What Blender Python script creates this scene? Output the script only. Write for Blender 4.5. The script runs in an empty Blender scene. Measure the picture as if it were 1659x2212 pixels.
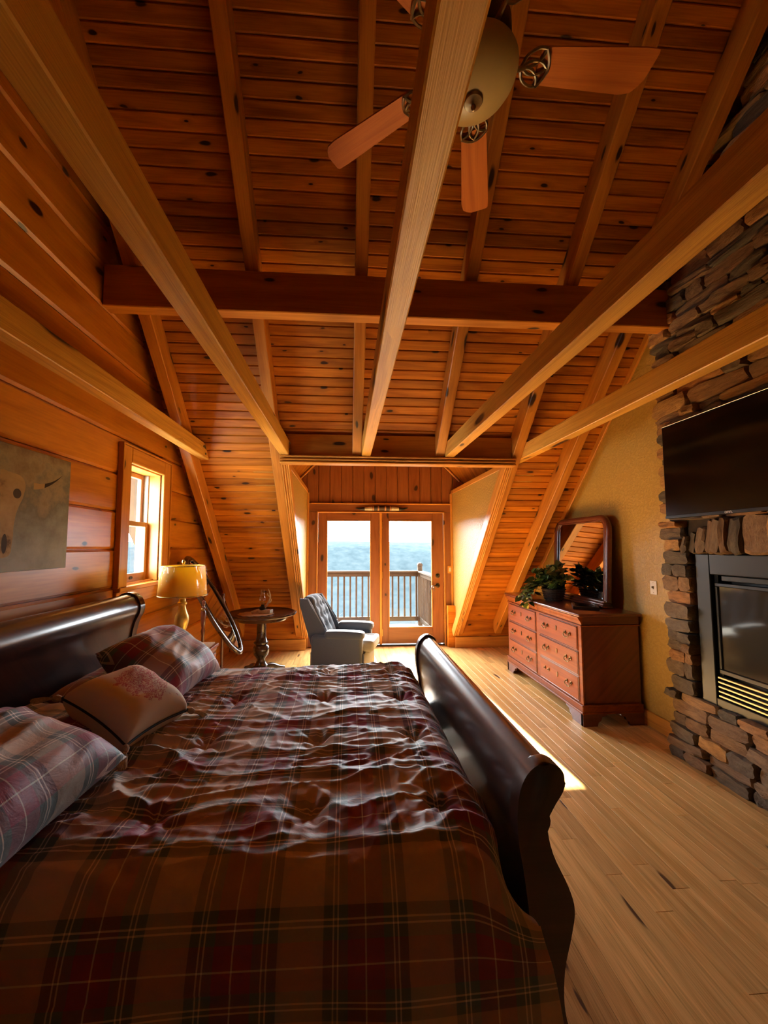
import bpy, bmesh, math, random
import numpy as np
from mathutils import Vector, Matrix, Euler, noise as mnoise

random.seed(11)
rng = np.random.default_rng(5)
scene = bpy.context.scene
COL = scene.collection
PI = math.pi

# ------------------------------------------------------------------ camera
F_PX, CX, CY = 850.0, 806.0, 1120.0
yaw = math.atan((CX - 749.0) / F_PX)
pitch = math.atan((1180.0 - CY) / F_PX)
fwd = Vector((math.sin(yaw) * math.cos(pitch), math.cos(yaw) * math.cos(pitch), math.sin(pitch)))
rgt = Vector((math.cos(yaw), -math.sin(yaw), 0))
upv = rgt.cross(fwd)
cam = bpy.data.cameras.new('camera')
cam.sensor_fit = 'VERTICAL'
cam.sensor_height = 36.0
cam.lens = 36.0 * F_PX / 2212.0
cam.shift_x = (829.5 - CX) / 2212.0
cam.shift_y = (CY - 1106.0) / 2212.0
cam.clip_start = 0.02
cam.clip_end = 5000
camo = bpy.data.objects.new('camera', cam)
COL.objects.link(camo)
camo.matrix_world = Matrix(((rgt.x, upv.x, -fwd.x, 0.0), (rgt.y, upv.y, -fwd.y, 0.0),
                            (rgt.z, upv.z, -fwd.z, 1.53), (0, 0, 0, 1)))
scene.camera = camo

# ------------------------------------------------------------------ world, sun, exposure
SKY = 27.0
world = bpy.data.worlds.new('sky')
scene.world = world
world.use_nodes = True
wn = world.node_tree.nodes
wn['Background'].inputs['Color'].default_value = (0.88, 0.945, 1.0, 1)
wn['Background'].inputs['Strength'].default_value = SKY
sun = bpy.data.lights.new('sun', 'SUN')
sun.energy = 85.0
sun.angle = 0.012
sun.color = (1.0, 0.93, 0.80)
suno = bpy.data.objects.new('sun', sun)
COL.objects.link(suno)
suno.rotation_euler = Vector((0.043, -0.866, -0.458)).to_track_quat('-Z', 'Y').to_euler()
suno.location = (0, 20, 15)
scene.view_settings.view_transform = 'Standard'
scene.view_settings.look = 'None'
scene.view_settings.gamma = 1.0
scene.view_settings.use_curve_mapping = False
scene.view_settings.exposure = 0.40
scene.cycles.use_denoising = True
scene.cycles.adaptive_threshold = 0.015
scene.cycles.max_bounces = 6
scene.cycles.diffuse_bounces = 5
scene.cycles.glossy_bounces = 3
scene.cycles.transmission_bounces = 3
scene.cycles.transparent_max_bounces = 8
scene.cycles.sample_clamp_indirect = 6.0
scene.cycles.caustics_reflective = False
scene.cycles.caustics_refractive = False


def portal(name, loc, direction, sx, sy):
    l = bpy.data.lights.new(name, 'AREA')
    l.shape = 'RECTANGLE'
    l.size, l.size_y = sx, sy
    l.cycles.is_portal = True
    o = bpy.data.objects.new(name, l)
    COL.objects.link(o)
    o.location = loc
    o.rotation_euler = Vector(direction).to_track_quat('-Z', 'Y').to_euler()


portal('door_portal', (0.53, 6.32, 1.1), (0, -1, 0), 1.9, 1.9)
portal('window_portal', (-1.98, 3.41, 1.7), (1, 0, 0), 0.9, 1.3)

# ------------------------------------------------------------------ node helpers


class NT:
    def __init__(self, name):
        self.m = bpy.data.materials.new(name)
        self.m.use_nodes = True
        self.t = self.m.node_tree
        self.bsdf = self.t.nodes['Principled BSDF']
        self.out = self.t.nodes['Material Output']

    def n(self, typ, **kw):
        nd = self.t.nodes.new(typ)
        for k, v in kw.items():
            if k.startswith('i_'):
                nd.inputs[k[2:].replace('_', ' ')].default_value = v
            else:
                setattr(nd, k, v)
        return nd

    def l(self, a, b):
        self.t.links.new(a, b)

    def math(self, op, a, b=None, c=None, clamp=False):
        nd = self.t.nodes.new('ShaderNodeMath')
        nd.operation = op
        nd.use_clamp = clamp
        for i, v in enumerate((a, b, c)):
            if v is None:
                continue
            if isinstance(v, (int, float)):
                nd.inputs[i].default_value = v
            else:
                self.l(v, nd.inputs[i])
        return nd.outputs[0]

    def mix(self, f, a, b, blend='MIX'):
        nd = self.t.nodes.new('ShaderNodeMix')
        nd.data_type = 'RGBA'
        nd.blend_type = blend
        for sock, v in ((nd.inputs[0], f), (nd.inputs[6], a), (nd.inputs[7], b)):
            if isinstance(v, (int, float)):
                sock.default_value = v
            elif isinstance(v, tuple):
                sock.default_value = v if len(v) == 4 else v + (1,)
            else:
                self.l(v, sock)
        return nd.outputs[2]

    def ramp(self, fac, stops, interp='LINEAR'):
        nd = self.t.nodes.new('ShaderNodeValToRGB')
        cr = nd.color_ramp
        cr.interpolation = interp
        while len(cr.elements) < len(stops):
            cr.elements.new(0.5)
        for e, (p, c) in zip(cr.elements, stops):
            e.position = p
            e.color = c if len(c) == 4 else tuple(c) + (1,)
        self.l(fac, nd.inputs[0])
        return nd.outputs[0]

    def bump(self, h, strength, dist=0.01):
        nd = self.n('ShaderNodeBump')
        nd.inputs['Strength'].default_value = strength
        nd.inputs['Distance'].default_value = dist
        self.l(h, nd.inputs['Height'])
        self.l(nd.outputs[0], self.bsdf.inputs['Normal'])

    def set(self, **kw):
        for k, v in kw.items():
            s = self.bsdf.inputs[k.replace('_', ' ')]
            if hasattr(v, 'links') or hasattr(v, 'is_linked'):
                self.l(v, s)
            else:
                s.default_value = (v + (1,)) if isinstance(v, tuple) and len(v) == 3 else v
        return self


def wood(name, dark, light, knot=(0.03, 0.008, 0.003), rough=0.42, knots=0.5, kx=2.6, ky=7.0, ks=0.10,
         gx=1.2, gy=13.0, vary=0.35, spec=0.5, coat=0.0, bump=0.12, streak=0.35):
    t = NT(name)
    tc = t.n('ShaderNodeTexCoord')
    oi = t.n('ShaderNodeObjectInfo')
    sep = t.n('ShaderNodeSeparateXYZ')
    t.l(tc.outputs['Object'], sep.inputs[0])
    rnd = oi.outputs['Random']
    x = t.math('MULTIPLY_ADD', rnd, 53.0, sep.outputs[0])
    yz = t.math('ADD', sep.outputs[1], sep.outputs[2])
    y = t.math('MULTIPLY_ADD', rnd, 17.3, yz)
    # knots
    cv = t.n('ShaderNodeCombineXYZ')
    t.l(t.math('MULTIPLY', x, kx), cv.inputs[0])
    t.l(t.math('MULTIPLY', y, ky), cv.inputs[1])
    if knots <= 0:
        ks = 1e-6
    warp = t.n('ShaderNodeTexNoise', i_Scale=3.0, i_Detail=0.0)
    t.l(cv.outputs[0], warp.inputs['Vector'])
    vo = t.n('ShaderNodeTexVoronoi', voronoi_dimensions='2D', i_Scale=1.0)
    addw = t.n('ShaderNodeMixRGB', blend_type='ADD')
    addw.inputs[0].default_value = 0.12
    t.l(cv.outputs[0], addw.inputs[1])
    t.l(warp.outputs['Color'], addw.inputs[2])
    t.l(addw.outputs[0], vo.inputs['Vector'])
    sepc = t.n('ShaderNodeSeparateColor')
    t.l(vo.outputs['Color'], sepc.inputs[0])
    has = t.math('LESS_THAN', sepc.outputs[0], knots)
    size = t.math('MULTIPLY_ADD', sepc.outputs[1], ks, ks * 0.5)
    d = vo.outputs['Distance']
    core = t.math('MULTIPLY', has, t.math('SUBTRACT', 1.0, t.math('DIVIDE', d, size), clamp=True))
    core = t.math('MULTIPLY', core, 2.6, clamp=True)
    halo = t.math('MULTIPLY', has, t.math('SUBTRACT', 1.0, t.math('DIVIDE', d, t.math('MULTIPLY', size, 3.2)), clamp=True))
    # grain, bent round the knots
    gv = t.n('ShaderNodeCombineXYZ')
    t.l(t.math('MULTIPLY', x, gx), gv.inputs[0])
    t.l(t.math('MULTIPLY', (t.math('MULTIPLY_ADD', halo, 0.035, y) if knots > 0 else y), gy), gv.inputs[1])
    g1 = t.n('ShaderNodeTexNoise', i_Scale=1.0, i_Detail=3.0, i_Roughness=0.6, i_Distortion=0.7)
    t.l(gv.outputs[0], g1.inputs['Vector'])
    gv2 = t.n('ShaderNodeCombineXYZ')
    t.l(t.math('MULTIPLY', x, gx * 3.0), gv2.inputs[0])
    t.l(t.math('MULTIPLY', y, gy * 11.0), gv2.inputs[1])
    g2 = t.n('ShaderNodeTexNoise', i_Scale=1.0, i_Detail=1.0)
    t.l(gv2.outputs[0], g2.inputs['Vector'])
    f = t.math('MULTIPLY_ADD', t.math('SUBTRACT', g2.outputs[0], 0.5), streak, g1.outputs[0])
    base = t.ramp(f, [(0.28, dark), (0.5, tuple(0.45 * a + 0.55 * b for a, b in zip(dark, light))), (0.72, light)])
    val = t.math('MULTIPLY_ADD', rnd, vary, 1.0 - vary * 0.5)
    hsv = t.n('ShaderNodeHueSaturation')
    t.l(base, hsv.inputs['Color'])
    t.l(val, hsv.inputs['Value'])
    c = hsv.outputs[0] if knots <= 0 else t.mix(t.math('MULTIPLY', halo, 0.45), hsv.outputs[0], tuple(0.5 * a + 0.5 * b for a, b in zip(dark, knot)))
    if knots > 0:
        c = t.mix(core, c, knot)
    t.set(Base_Color=c, Roughness=rough)
    t.bsdf.inputs['Specular IOR Level'].default_value = spec
    t.bsdf.inputs['Coat Weight'].default_value = coat
    t.bsdf.inputs['Coat Roughness'].default_value = 0.18
    if bump > 0.2:
        t.bump(g2.outputs[0], bump, 0.004)
    return t.m


def plain(name, col, rough=0.5, metal=0.0, spec=0.5, coat=0.0, noise=0.0, nscale=20.0, bump=0.0, sheen=0.0, emit=None):
    t = NT(name)
    t.set(Base_Color=col, Roughness=rough, Metallic=metal)
    t.bsdf.inputs['Specular IOR Level'].default_value = spec
    t.bsdf.inputs['Coat Weight'].default_value = coat
    t.bsdf.inputs['Coat Roughness'].default_value = 0.12
    t.bsdf.inputs['Sheen Weight'].default_value = sheen
    if noise or bump:
        tc = t.n('ShaderNodeTexCoord')
        nz = t.n('ShaderNodeTexNoise', i_Scale=nscale, i_Detail=5.0, i_Roughness=0.6)
        t.l(tc.outputs['Object'], nz.inputs['Vector'])
        if noise:
            lo = tuple(c * (1 - noise) for c in col)
            hi = tuple(min(1, c * (1 + noise)) for c in col)
            t.set(Base_Color=t.ramp(nz.outputs[0], [(0.3, lo), (0.7, hi)]))
        if bump:
            t.bump(nz.outputs[0], bump, 0.01)
    return t.m


M = {}
M['ceil'] = wood('ceiling_pine', (0.27, 0.070, 0.004), (0.59, 0.205, 0.014), spec=0.3, knots=0.33, kx=3.2, ky=9.0, rough=0.5, vary=0.45)
M['wallpine'] = wood('wall_pine', (0.44, 0.14, 0.008), (0.68, 0.27, 0.026), knots=0.45, kx=1.7, ky=3.6, ks=0.075, gy=7.0, rough=0.30, vary=0.25, spec=0.6)
M['beam'] = wood('beam_fir', (0.50, 0.235, 0.034), (0.75, 0.42, 0.08), knots=0.34, kx=1.5, ky=6.0, ks=0.19, gy=26.0, rough=0.38, vary=0.1, streak=0.7, bump=0.25)
M['rafter'] = wood('rafter_pine', (0.36, 0.12, 0.012), (0.58, 0.235, 0.03), knots=0.35, kx=2.0, ky=6.0, ks=0.12, gy=16.0, rough=0.42, vary=0.15)
M['trim'] = wood('trim_pine', (0.44, 0.165, 0.022), (0.66, 0.30, 0.05), knots=0.22, kx=2.2, ky=5.0, ks=0.12, gy=22.0, rough=0.36, vary=0.15)
M['doorpine'] = wood('door_pine', (0.20, 0.060, 0.014), (0.31, 0.108, 0.030), knots=0.30, kx=2.4, ky=4.0, ks=0.12, gy=14.0, rough=0.4, vary=0.15)
M['oak'] = wood('oak_strip', (0.56, 0.29, 0.078), (0.86, 0.52, 0.19), knot=(0.10, 0.045, 0.02), knots=0.10, kx=1.4, ky=7.0, ks=0.10, gx=1.6, gy=26.0,
                rough=0.34, vary=0.32, spec=0.45, streak=0.75, bump=0.06, coat=0.12)
M['sleigh'] = wood('dark_cherry', (0.022, 0.007, 0.005), (0.050, 0.015, 0.010), knot=(0.02, 0.006, 0.005), knots=0.0, gy=20.0, rough=0.28, vary=0.0, coat=0.6, bump=0.02)
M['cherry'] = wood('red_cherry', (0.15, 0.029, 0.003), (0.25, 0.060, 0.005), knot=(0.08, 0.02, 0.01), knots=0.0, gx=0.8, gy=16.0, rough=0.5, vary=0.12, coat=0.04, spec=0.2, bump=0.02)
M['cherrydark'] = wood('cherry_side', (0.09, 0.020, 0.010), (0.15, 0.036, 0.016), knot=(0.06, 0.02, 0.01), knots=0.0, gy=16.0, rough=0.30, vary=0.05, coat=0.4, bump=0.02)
M['tabledark'] = wood('dark_walnut', (0.035, 0.015, 0.008), (0.075, 0.033, 0.016), knots=0.0, gy=18.0, rough=0.22, vary=0.0, coat=0.6, bump=0.02)
M['blade'] = wood('fan_blade_wood', (0.42, 0.11, 0.015), (0.58, 0.18, 0.03), knots=0.0, spec=0.25, gy=22.0, rough=0.5, vary=0.12, bump=0.02)
M['deck'] = wood('weathered_deck', (0.050, 0.034, 0.020), (0.090, 0.064, 0.038), knot=(0.1, 0.07, 0.04), knots=0.2, gy=16.0, rough=0.8, vary=0.25, spec=0.2)
M['rail'] = wood('weathered_backlit_rail', (0.022, 0.014, 0.008), (0.042, 0.028, 0.016), knot=(0.01, 0.007, 0.004), knots=0.1, gy=16.0, rough=0.85, vary=0.25, spec=0.1)  # darker copy of the deck wood, backlit shade put into the colour
M['sashwood'] = wood('sash_wood', (0.34, 0.16, 0.06), (0.50, 0.26, 0.11), knots=0.0, gy=20.0, rough=0.45, vary=0.1)
M['jamb'] = plain('vinyl_track', (0.42, 0.38, 0.30), 0.5)
M['brass'] = plain('antique_brass', (0.42, 0.28, 0.10), 0.28, 1.0)
M['bronze'] = plain('dark_bronze', (0.06, 0.045, 0.03), 0.35, 0.9)
M['pull'] = plain('aged_brass_pull', (0.16, 0.11, 0.05), 0.32, 1.0)
M['pewter'] = plain('pewter_bracket', (0.36, 0.30, 0.18), 0.30, 1.0, noise=0.3, nscale=30)
M['black'] = plain('black_plastic', (0.006, 0.006, 0.007), 0.35)
M['screen'] = plain('tv_screen', (0.002, 0.002, 0.002), 0.16, spec=0.35)
M['fpmetal'] = plain('black_steel', (0.045, 0.046, 0.045), 0.30, 0.6)
M['louver'] = plain('floorlit_louver_steel', (0.42, 0.38, 0.26), 0.30, 0.9)  # lightened, warmer copy of the black steel; sunlit floor reflection put into the colour
M['fpdark'] = plain('firebox_black', (0.008, 0.008, 0.008), 0.5)
M['fpglass'] = plain('fireplace_glass', (0.030, 0.026, 0.020), 0.06, spec=0.7)
M['white'] = plain('ivory_plastic', (0.72, 0.64, 0.50), 0.4)
M['logo'] = plain('white_logo', (0.8, 0.8, 0.8), 0.5)
M['mortar'] = plain('mortar', (0.05, 0.032, 0.018), 0.95, noise=0.3, nscale=14, bump=0.4)
M['silver'] = plain('mirror_silver', (0.88, 0.88, 0.86), 0.015, 1.0)
M['wicker'] = plain('dark_wicker', (0.045, 0.022, 0.012), 0.6, noise=0.4, nscale=60, bump=0.6)
M['soil'] = plain('soil', (0.03, 0.02, 0.012), 0.95, noise=0.4, nscale=60, bump=0.5)
M['doily'] = plain('lace_doily', (0.50, 0.33, 0.17), 0.9, noise=0.15, nscale=120)
M['antler'] = plain('antler_bone', (0.50, 0.36, 0.20), 0.45, noise=0.25, nscale=25)
M['horn'] = plain('steer_horn', (0.50, 0.42, 0.28), 0.35, noise=0.3, nscale=12)
M['hornblack'] = plain('horn_tip', (0.012, 0.010, 0.010), 0.3)
M['leather'] = plain('dark_leather_wrap', (0.05, 0.028, 0.018), 0.6)
M['leathertan'] = plain('tan_leather_band', (0.42, 0.20, 0.09), 0.6)
M['gold'] = plain('gilt_lamp', (0.58, 0.40, 0.09), 0.36, 0.55, noise=0.3, nscale=18)
M['goldbright'] = plain('gilt_finial', (0.75, 0.58, 0.15), 0.25, 0.8)
M['keys'] = plain('steel_keys', (0.75, 0.75, 0.75), 0.2, 1.0)
M['tassel'] = plain('tassel_yarn', (0.50, 0.40, 0.26), 0.9, noise=0.25, nscale=90, bump=0.6)
M['toile_edge'] = plain('dark_piping', (0.02, 0.02, 0.025), 0.8)
M['burlap'] = plain('dark_tray', (0.035, 0.018, 0.012), 0.35)
M['grass'] = plain('dry_grass', (0.05, 0.043, 0.02), 0.95, spec=0.0, noise=0.3, nscale=0.7)
M['bark'] = plain('bare_bark', (0.05, 0.045, 0.04), 0.9, spec=0.1)
M['tile'] = plain('concrete', (0.25, 0.25, 0.24), 0.9)
M['bolt'] = plain('steel_bolt', (0.35, 0.33, 0.30), 0.35, 1.0)

# painted drywall with knock-down texture
t = NT('tan_drywall')
tc = t.n('ShaderNodeTexCoord')
nz = t.n('ShaderNodeTexNoise', i_Scale=42.0, i_Detail=3.0, i_Roughness=0.55)
t.l(tc.outputs['Object'], nz.inputs['Vector'])
h = t.ramp(nz.outputs[0], [(0.47, (0, 0, 0)), (0.56, (1, 1, 1))])
t.set(Base_Color=t.mix(h, (0.43, 0.26, 0.055), (0.47, 0.29, 0.066)), Roughness=0.42)
t.bump(h, 0.35, 0.006)
M['drywall'] = t.m

# window glass: clear sheet with a faint reflection
t = NT('window_glass')
tr = t.n('ShaderNodeBsdfTransparent')
tr.inputs[0].default_value = (0.97, 0.985, 0.98, 1)
gl = t.n('ShaderNodeBsdfGlossy')
gl.inputs['Roughness'].default_value = 0.02
fr = t.n('ShaderNodeFresnel')
fr.inputs['IOR'].default_value = 1.35
ms = t.n('ShaderNodeMixShader')
t.l(fr.outputs[0], ms.inputs[0])
t.l(tr.outputs[0], ms.inputs[1])
t.l(gl.outputs[0], ms.inputs[2])
t.l(ms.outputs[0], t.out.inputs[0])
M['glass'] = t.m

# clear plastic wrap on the lamp shade
t = NT('plastic_wrap')
tr = t.n('ShaderNodeBsdfTransparent')
gl = t.n('ShaderNodeBsdfGlossy')
gl.inputs['Roughness'].default_value = 0.12
tc = t.n('ShaderNodeTexCoord')
nz = t.n('ShaderNodeTexNoise', i_Scale=1.0, i_Detail=2.0, i_Distortion=2.0)
mp = t.n('ShaderNodeMapping')
mp.inputs['Scale'].default_value = (22, 22, 6)
t.l(tc.outputs['Object'], mp.inputs[0])
t.l(mp.outputs[0], nz.inputs['Vector'])
bp = t.n('ShaderNodeBump')
bp.inputs['Strength'].default_value = 0.8
bp.inputs['Distance'].default_value = 0.03
t.l(nz.outputs[0], bp.inputs['Height'])
t.l(bp.outputs[0], gl.inputs['Normal'])
ms = t.n('ShaderNodeMixShader')
ms.inputs[0].default_value = 0.06
t.l(tr.outputs[0], ms.inputs[1])
t.l(gl.outputs[0], ms.inputs[2])
t.l(ms.outputs[0], t.out.inputs[0])
M['wrap'] = t.m

# lamp shade: translucent woven cloth
t = NT('shade_cloth')
t.set(Base_Color=(0.82, 0.53, 0.055), Roughness=0.8)
tl = t.n('ShaderNodeBsdfTranslucent')
tl.inputs[0].default_value = (1.0, 0.66, 0.08, 1)
ms = t.n('ShaderNodeMixShader')
ms.inputs[0].default_value = 0.45
t.l(t.bsdf.outputs[0], ms.inputs[1])
t.l(tl.outputs[0], ms.inputs[2])
t.l(ms.outputs[0], t.out.inputs[0])
M['shade'] = t.m

# frosted bowl of the fan light
M['bowl'] = plain('frosted_glass', (0.46, 0.38, 0.20), 0.35, spec=0.6, noise=0.06, nscale=6)
M['clear'] = None
t = NT('chimney_glass')
tr = t.n('ShaderNodeBsdfTransparent')
gl = t.n('ShaderNodeBsdfGlossy')
gl.inputs['Roughness'].default_value = 0.05
lw = t.n('ShaderNodeLayerWeight')
lw.inputs[0].default_value = 0.25
ms = t.n('ShaderNodeMixShader')
t.l(lw.outputs['Facing'], ms.inputs[0])
t.l(tr.outputs[0], ms.inputs[1])
t.l(gl.outputs[0], ms.inputs[2])
t.l(ms.outputs[0], t.out.inputs[0])
M['clear'] = t.m

# ledge stones
t = NT('field_stone')
tc = t.n('ShaderNodeTexCoord')
oi = t.n('ShaderNodeObjectInfo')
vm = t.n('ShaderNodeVectorMath', operation='ADD')
cb = t.n('ShaderNodeCombineXYZ')
t.l(t.math('MULTIPLY', oi.outputs['Random'], 71.0), cb.inputs[0])
t.l(tc.outputs['Object'], vm.inputs[0])
t.l(cb.outputs[0], vm.inputs[1])
nz = t.n('ShaderNodeTexNoise', i_Scale=3.0, i_Detail=6.0, i_Roughness=0.7)
t.l(vm.outputs[0], nz.inputs['Vector'])
nz2 = t.n('ShaderNodeTexNoise', i_Scale=0.9, i_Detail=2.0)
t.l(vm.outputs[0], nz2.inputs['Vector'])
basec = t.ramp(oi.outputs['Random'], [(0.0, (0.12, 0.085, 0.055)), (0.18, (0.09, 0.078, 0.060)), (0.32, (0.50, 0.23, 0.06)), (0.48, (0.15, 0.105, 0.07)),
                                      (0.60, (0.30, 0.17, 0.075)), (0.72, (0.10, 0.085, 0.065)), (0.84, (0.52, 0.29, 0.09)), (1.0, (0.19, 0.12, 0.08))])
basec = t.mix(1.0, basec, (1.3, 1.22, 1.1), 'MULTIPLY')
lo = t.mix(1.0, basec, (0.55, 0.5, 0.5), 'MULTIPLY')
c = t.mix(t.ramp(nz.outputs[0], [(0.35, (0, 0, 0)), (0.65, (1, 1, 1))]), lo, basec)
c = t.mix(t.math('MULTIPLY', nz2.outputs[0], 0.35), c, (0.16, 0.14, 0.11))
t.set(Base_Color=c, Roughness=0.85)
t.bump(nz.outputs[0], 0.7, 0.035)
M['stone'] = t.m

# ivy leaves
t = NT('ivy_leaf')
tc = t.n('ShaderNodeTexCoord')
oi = t.n('ShaderNodeObjectInfo')
nz = t.n('ShaderNodeTexNoise', i_Scale=14.0, i_Detail=2.0)
t.l(tc.outputs['Object'], nz.inputs['Vector'])
g = t.ramp(oi.outputs['Random'], [(0.0, (0.018, 0.040, 0.012)), (0.55, (0.040, 0.085, 0.018)), (0.8, (0.09, 0.14, 0.03)), (1.0, (0.05, 0.09, 0.02))])
varieg = t.math('MULTIPLY', t.math('GREATER_THAN', oi.outputs['Random'], 0.60), t.math('GREATER_THAN', nz.outputs[0], 0.50))
c = t.mix(varieg, g, (0.50, 0.46, 0.14))
t.set(Base_Color=c, Roughness=0.30)
M['leaf'] = t.m

# mountains beyond the deck, wooded; air haze painted in as a pale blue-grey base
t = NT('hazed_winter_forest')
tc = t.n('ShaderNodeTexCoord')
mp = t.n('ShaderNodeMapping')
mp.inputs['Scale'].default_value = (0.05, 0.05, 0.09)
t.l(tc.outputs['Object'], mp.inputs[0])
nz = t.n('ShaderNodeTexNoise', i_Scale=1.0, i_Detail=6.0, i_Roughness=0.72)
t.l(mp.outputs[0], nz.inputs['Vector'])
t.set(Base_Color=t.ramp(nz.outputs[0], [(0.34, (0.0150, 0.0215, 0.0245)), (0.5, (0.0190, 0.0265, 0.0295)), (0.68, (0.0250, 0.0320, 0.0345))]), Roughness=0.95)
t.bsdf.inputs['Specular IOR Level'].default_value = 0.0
M['hazeforest'] = t.m


def plaid(name, rough=0.85):
    t = NT(name)
    tan_, grn, bur, wht = (0.58, 0.455, 0.345), (0.105, 0.145, 0.155), (0.27, 0.036, 0.090), (0.92, 0.86, 0.78)
    segs = [(0.0, tan_), (0.34, grn), (0.412, wht), (0.424, grn), (0.448, wht), (0.460, grn), (0.53, bur), (0.662, wht), (0.674, bur),
            (0.81, grn), (0.880, wht), (0.892, grn), (0.916, wht), (0.928, grn)]
    uv = t.n('ShaderNodeUVMap')
    sp = t.n('ShaderNodeSeparateXYZ')
    t.l(uv.outputs[0], sp.inputs[0])
    a = t.ramp(t.math('FRACT', sp.outputs[0]), segs, 'CONSTANT')
    b = t.ramp(t.math('FRACT', sp.outputs[1]), segs, 'CONSTANT')
    c = t.mix(0.5, a, b)
    tc = t.n('ShaderNodeTexCoord')
    nz = t.n('ShaderNodeTexNoise', i_Scale=9.0, i_Detail=6.0, i_Roughness=0.62, i_Distortion=1.2)
    t.l(tc.outputs['Object'], nz.inputs['Vector'])
    t.set(Base_Color=c, Roughness=rough)
    t.bsdf.inputs['Sheen Weight'].default_value = 0.12
    t.bump(nz.outputs[0], 0.25, 0.02)
    return t.m


M['plaid'] = plaid('plaid_cotton', 0.58)

# toile cushion: cream cotton with a red print in one corner
t = NT('toile_cotton')
uv = t.n('ShaderNodeUVMap')
nz = t.n('ShaderNodeTexNoise', i_Scale=26.0, i_Detail=3.0, i_Distortion=1.5)
t.l(uv.outputs[0], nz.inputs['Vector'])
lines = t.ramp(t.math('ABSOLUTE', t.math('SUBTRACT', nz.outputs[0], 0.5)), [(0.03, (1, 1, 1)), (0.09, (0, 0, 0))])
vd = t.n('ShaderNodeVectorMath', operation='DISTANCE')
vd.inputs[1].default_value = (0.52, 0.60, 0)
t.l(uv.outputs[0], vd.inputs[0])
nzb = t.n('ShaderNodeTexNoise', i_Scale=7.0, i_Detail=4.0)
t.l(uv.outputs[0], nzb.inputs['Vector'])
zone = t.math('LESS_THAN', t.math('ADD', vd.outputs['Value'], t.math('MULTIPLY', nzb.outputs[0], 0.55)), 0.60)
t.set(Base_Color=t.mix(t.math('MULTIPLY', t.math('MULTIPLY', lines, zone), 0.9), (0.76, 0.64, 0.48), (0.46, 0.04, 0.07)), Roughness=0.9)
M['toile'] = t.m

# tufted slate-blue upholstery
M['slate'] = plain('slate_upholstery', (0.050, 0.060, 0.080), 0.9, noise=0.12, nscale=120, sheen=0.35)
M['slatepipe'] = plain('slate_piping', (0.20, 0.205, 0.22), 0.8)
M['seatfab'] = plain('seat_upholstery', (0.24, 0.235, 0.215), 0.9, noise=0.1, nscale=120, sheen=0.2)
M['table_cloth'] = plain('woven_runner', (0.50, 0.33, 0.20), 0.9, noise=0.35, nscale=70)

# longhorn skull canvas
t = NT('skull_canvas')
tc = t.n('ShaderNodeTexCoord')
sp = t.n('ShaderNodeSeparateXYZ')
t.l(tc.outputs['Object'], sp.inputs[0])          # object x runs along the wall, z up
nz = t.n('ShaderNodeTexNoise', i_Scale=6.0, i_Detail=5.0, i_Roughness=0.65)
t.l(tc.outputs['Object'], nz.inputs['Vector'])
u, w = sp.outputs[0], sp.outputs[2]
bg = t.ramp(t.math('MULTIPLY_ADD', t.math('SUBTRACT', nz.outputs[0], 0.5), 1.3, t.math('MULTIPLY_ADD', w, 1.35, 0.5)),
            [(0.05, (0.40, 0.45, 0.46)), (0.40, (0.27, 0.30, 0.30)), (0.58, (0.20, 0.205, 0.19)), (0.74, (0.36, 0.31, 0.23)), (0.95, (0.22, 0.17, 0.12))])


def soft(t, v, a, b):
    mr = t.n('ShaderNodeMapRange')
    mr.inputs['From Min'].default_value = a
    mr.inputs['From Max'].default_value = b
    t.l(v, mr.inputs['Value'])
    return mr.outputs[0]


wob = t.math('MULTIPLY', t.math('SUBTRACT', nz.outputs[0], 0.5), 0.03)
au = t.math('ADD', t.math('ABSOLUTE', u), wob)
# half width of the skull along its height: broad brow, narrow muzzle
hw = t.n('ShaderNodeFloatCurve')
cm = hw.mapping.curves[0]
cm.points[0].location = (0.0, 0.0)
cm.points[1].location = (1.0, 0.0)
for px, py in ((0.10, 0.0), (0.13, 0.055), (0.22, 0.07), (0.45, 0.085), (0.62, 0.125), (0.72, 0.128), (0.765, 0.10), (0.79, 0.0)):
    cm.points.new(px, py)
hw.mapping.update()
t.l(t.math('ADD', t.math('DIVIDE', w, 0.63), 0.5), hw.inputs['Value'])
skull = t.math('LESS_THAN', au, hw.outputs[0])
# horn base and horn: a parabola rising outwards
hx = t.math('SUBTRACT', t.math('ABSOLUTE', u), 0.185)
hz = t.math('SUBTRACT', w, t.math('MULTIPLY_ADD', t.math('MULTIPLY', hx, hx), 2.2, 0.128))
rad = t.math('MULTIPLY_ADD', hx, -0.085, 0.018)
hornm = t.math('MULTIPLY', t.math('LESS_THAN', t.math('ABSOLUTE', hz), rad),
               t.math('MULTIPLY', t.math('GREATER_THAN', hx, 0.0), t.math('LESS_THAN', hx, 0.20)))
tip = t.math('GREATER_THAN', t.math('ADD', hx, wob), 0.075)
c = t.mix(skull, bg, t.ramp(nz.outputs[0], [(0.34, (0.14, 0.085, 0.05)), (0.45, (0.42, 0.31, 0.18)), (0.7, (0.55, 0.44, 0.28))]))
c = t.mix(hornm, c, (0.46, 0.32, 0.17))
c = t.mix(t.math('MULTIPLY', hornm, tip), c, (0.025, 0.015, 0.01))
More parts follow.
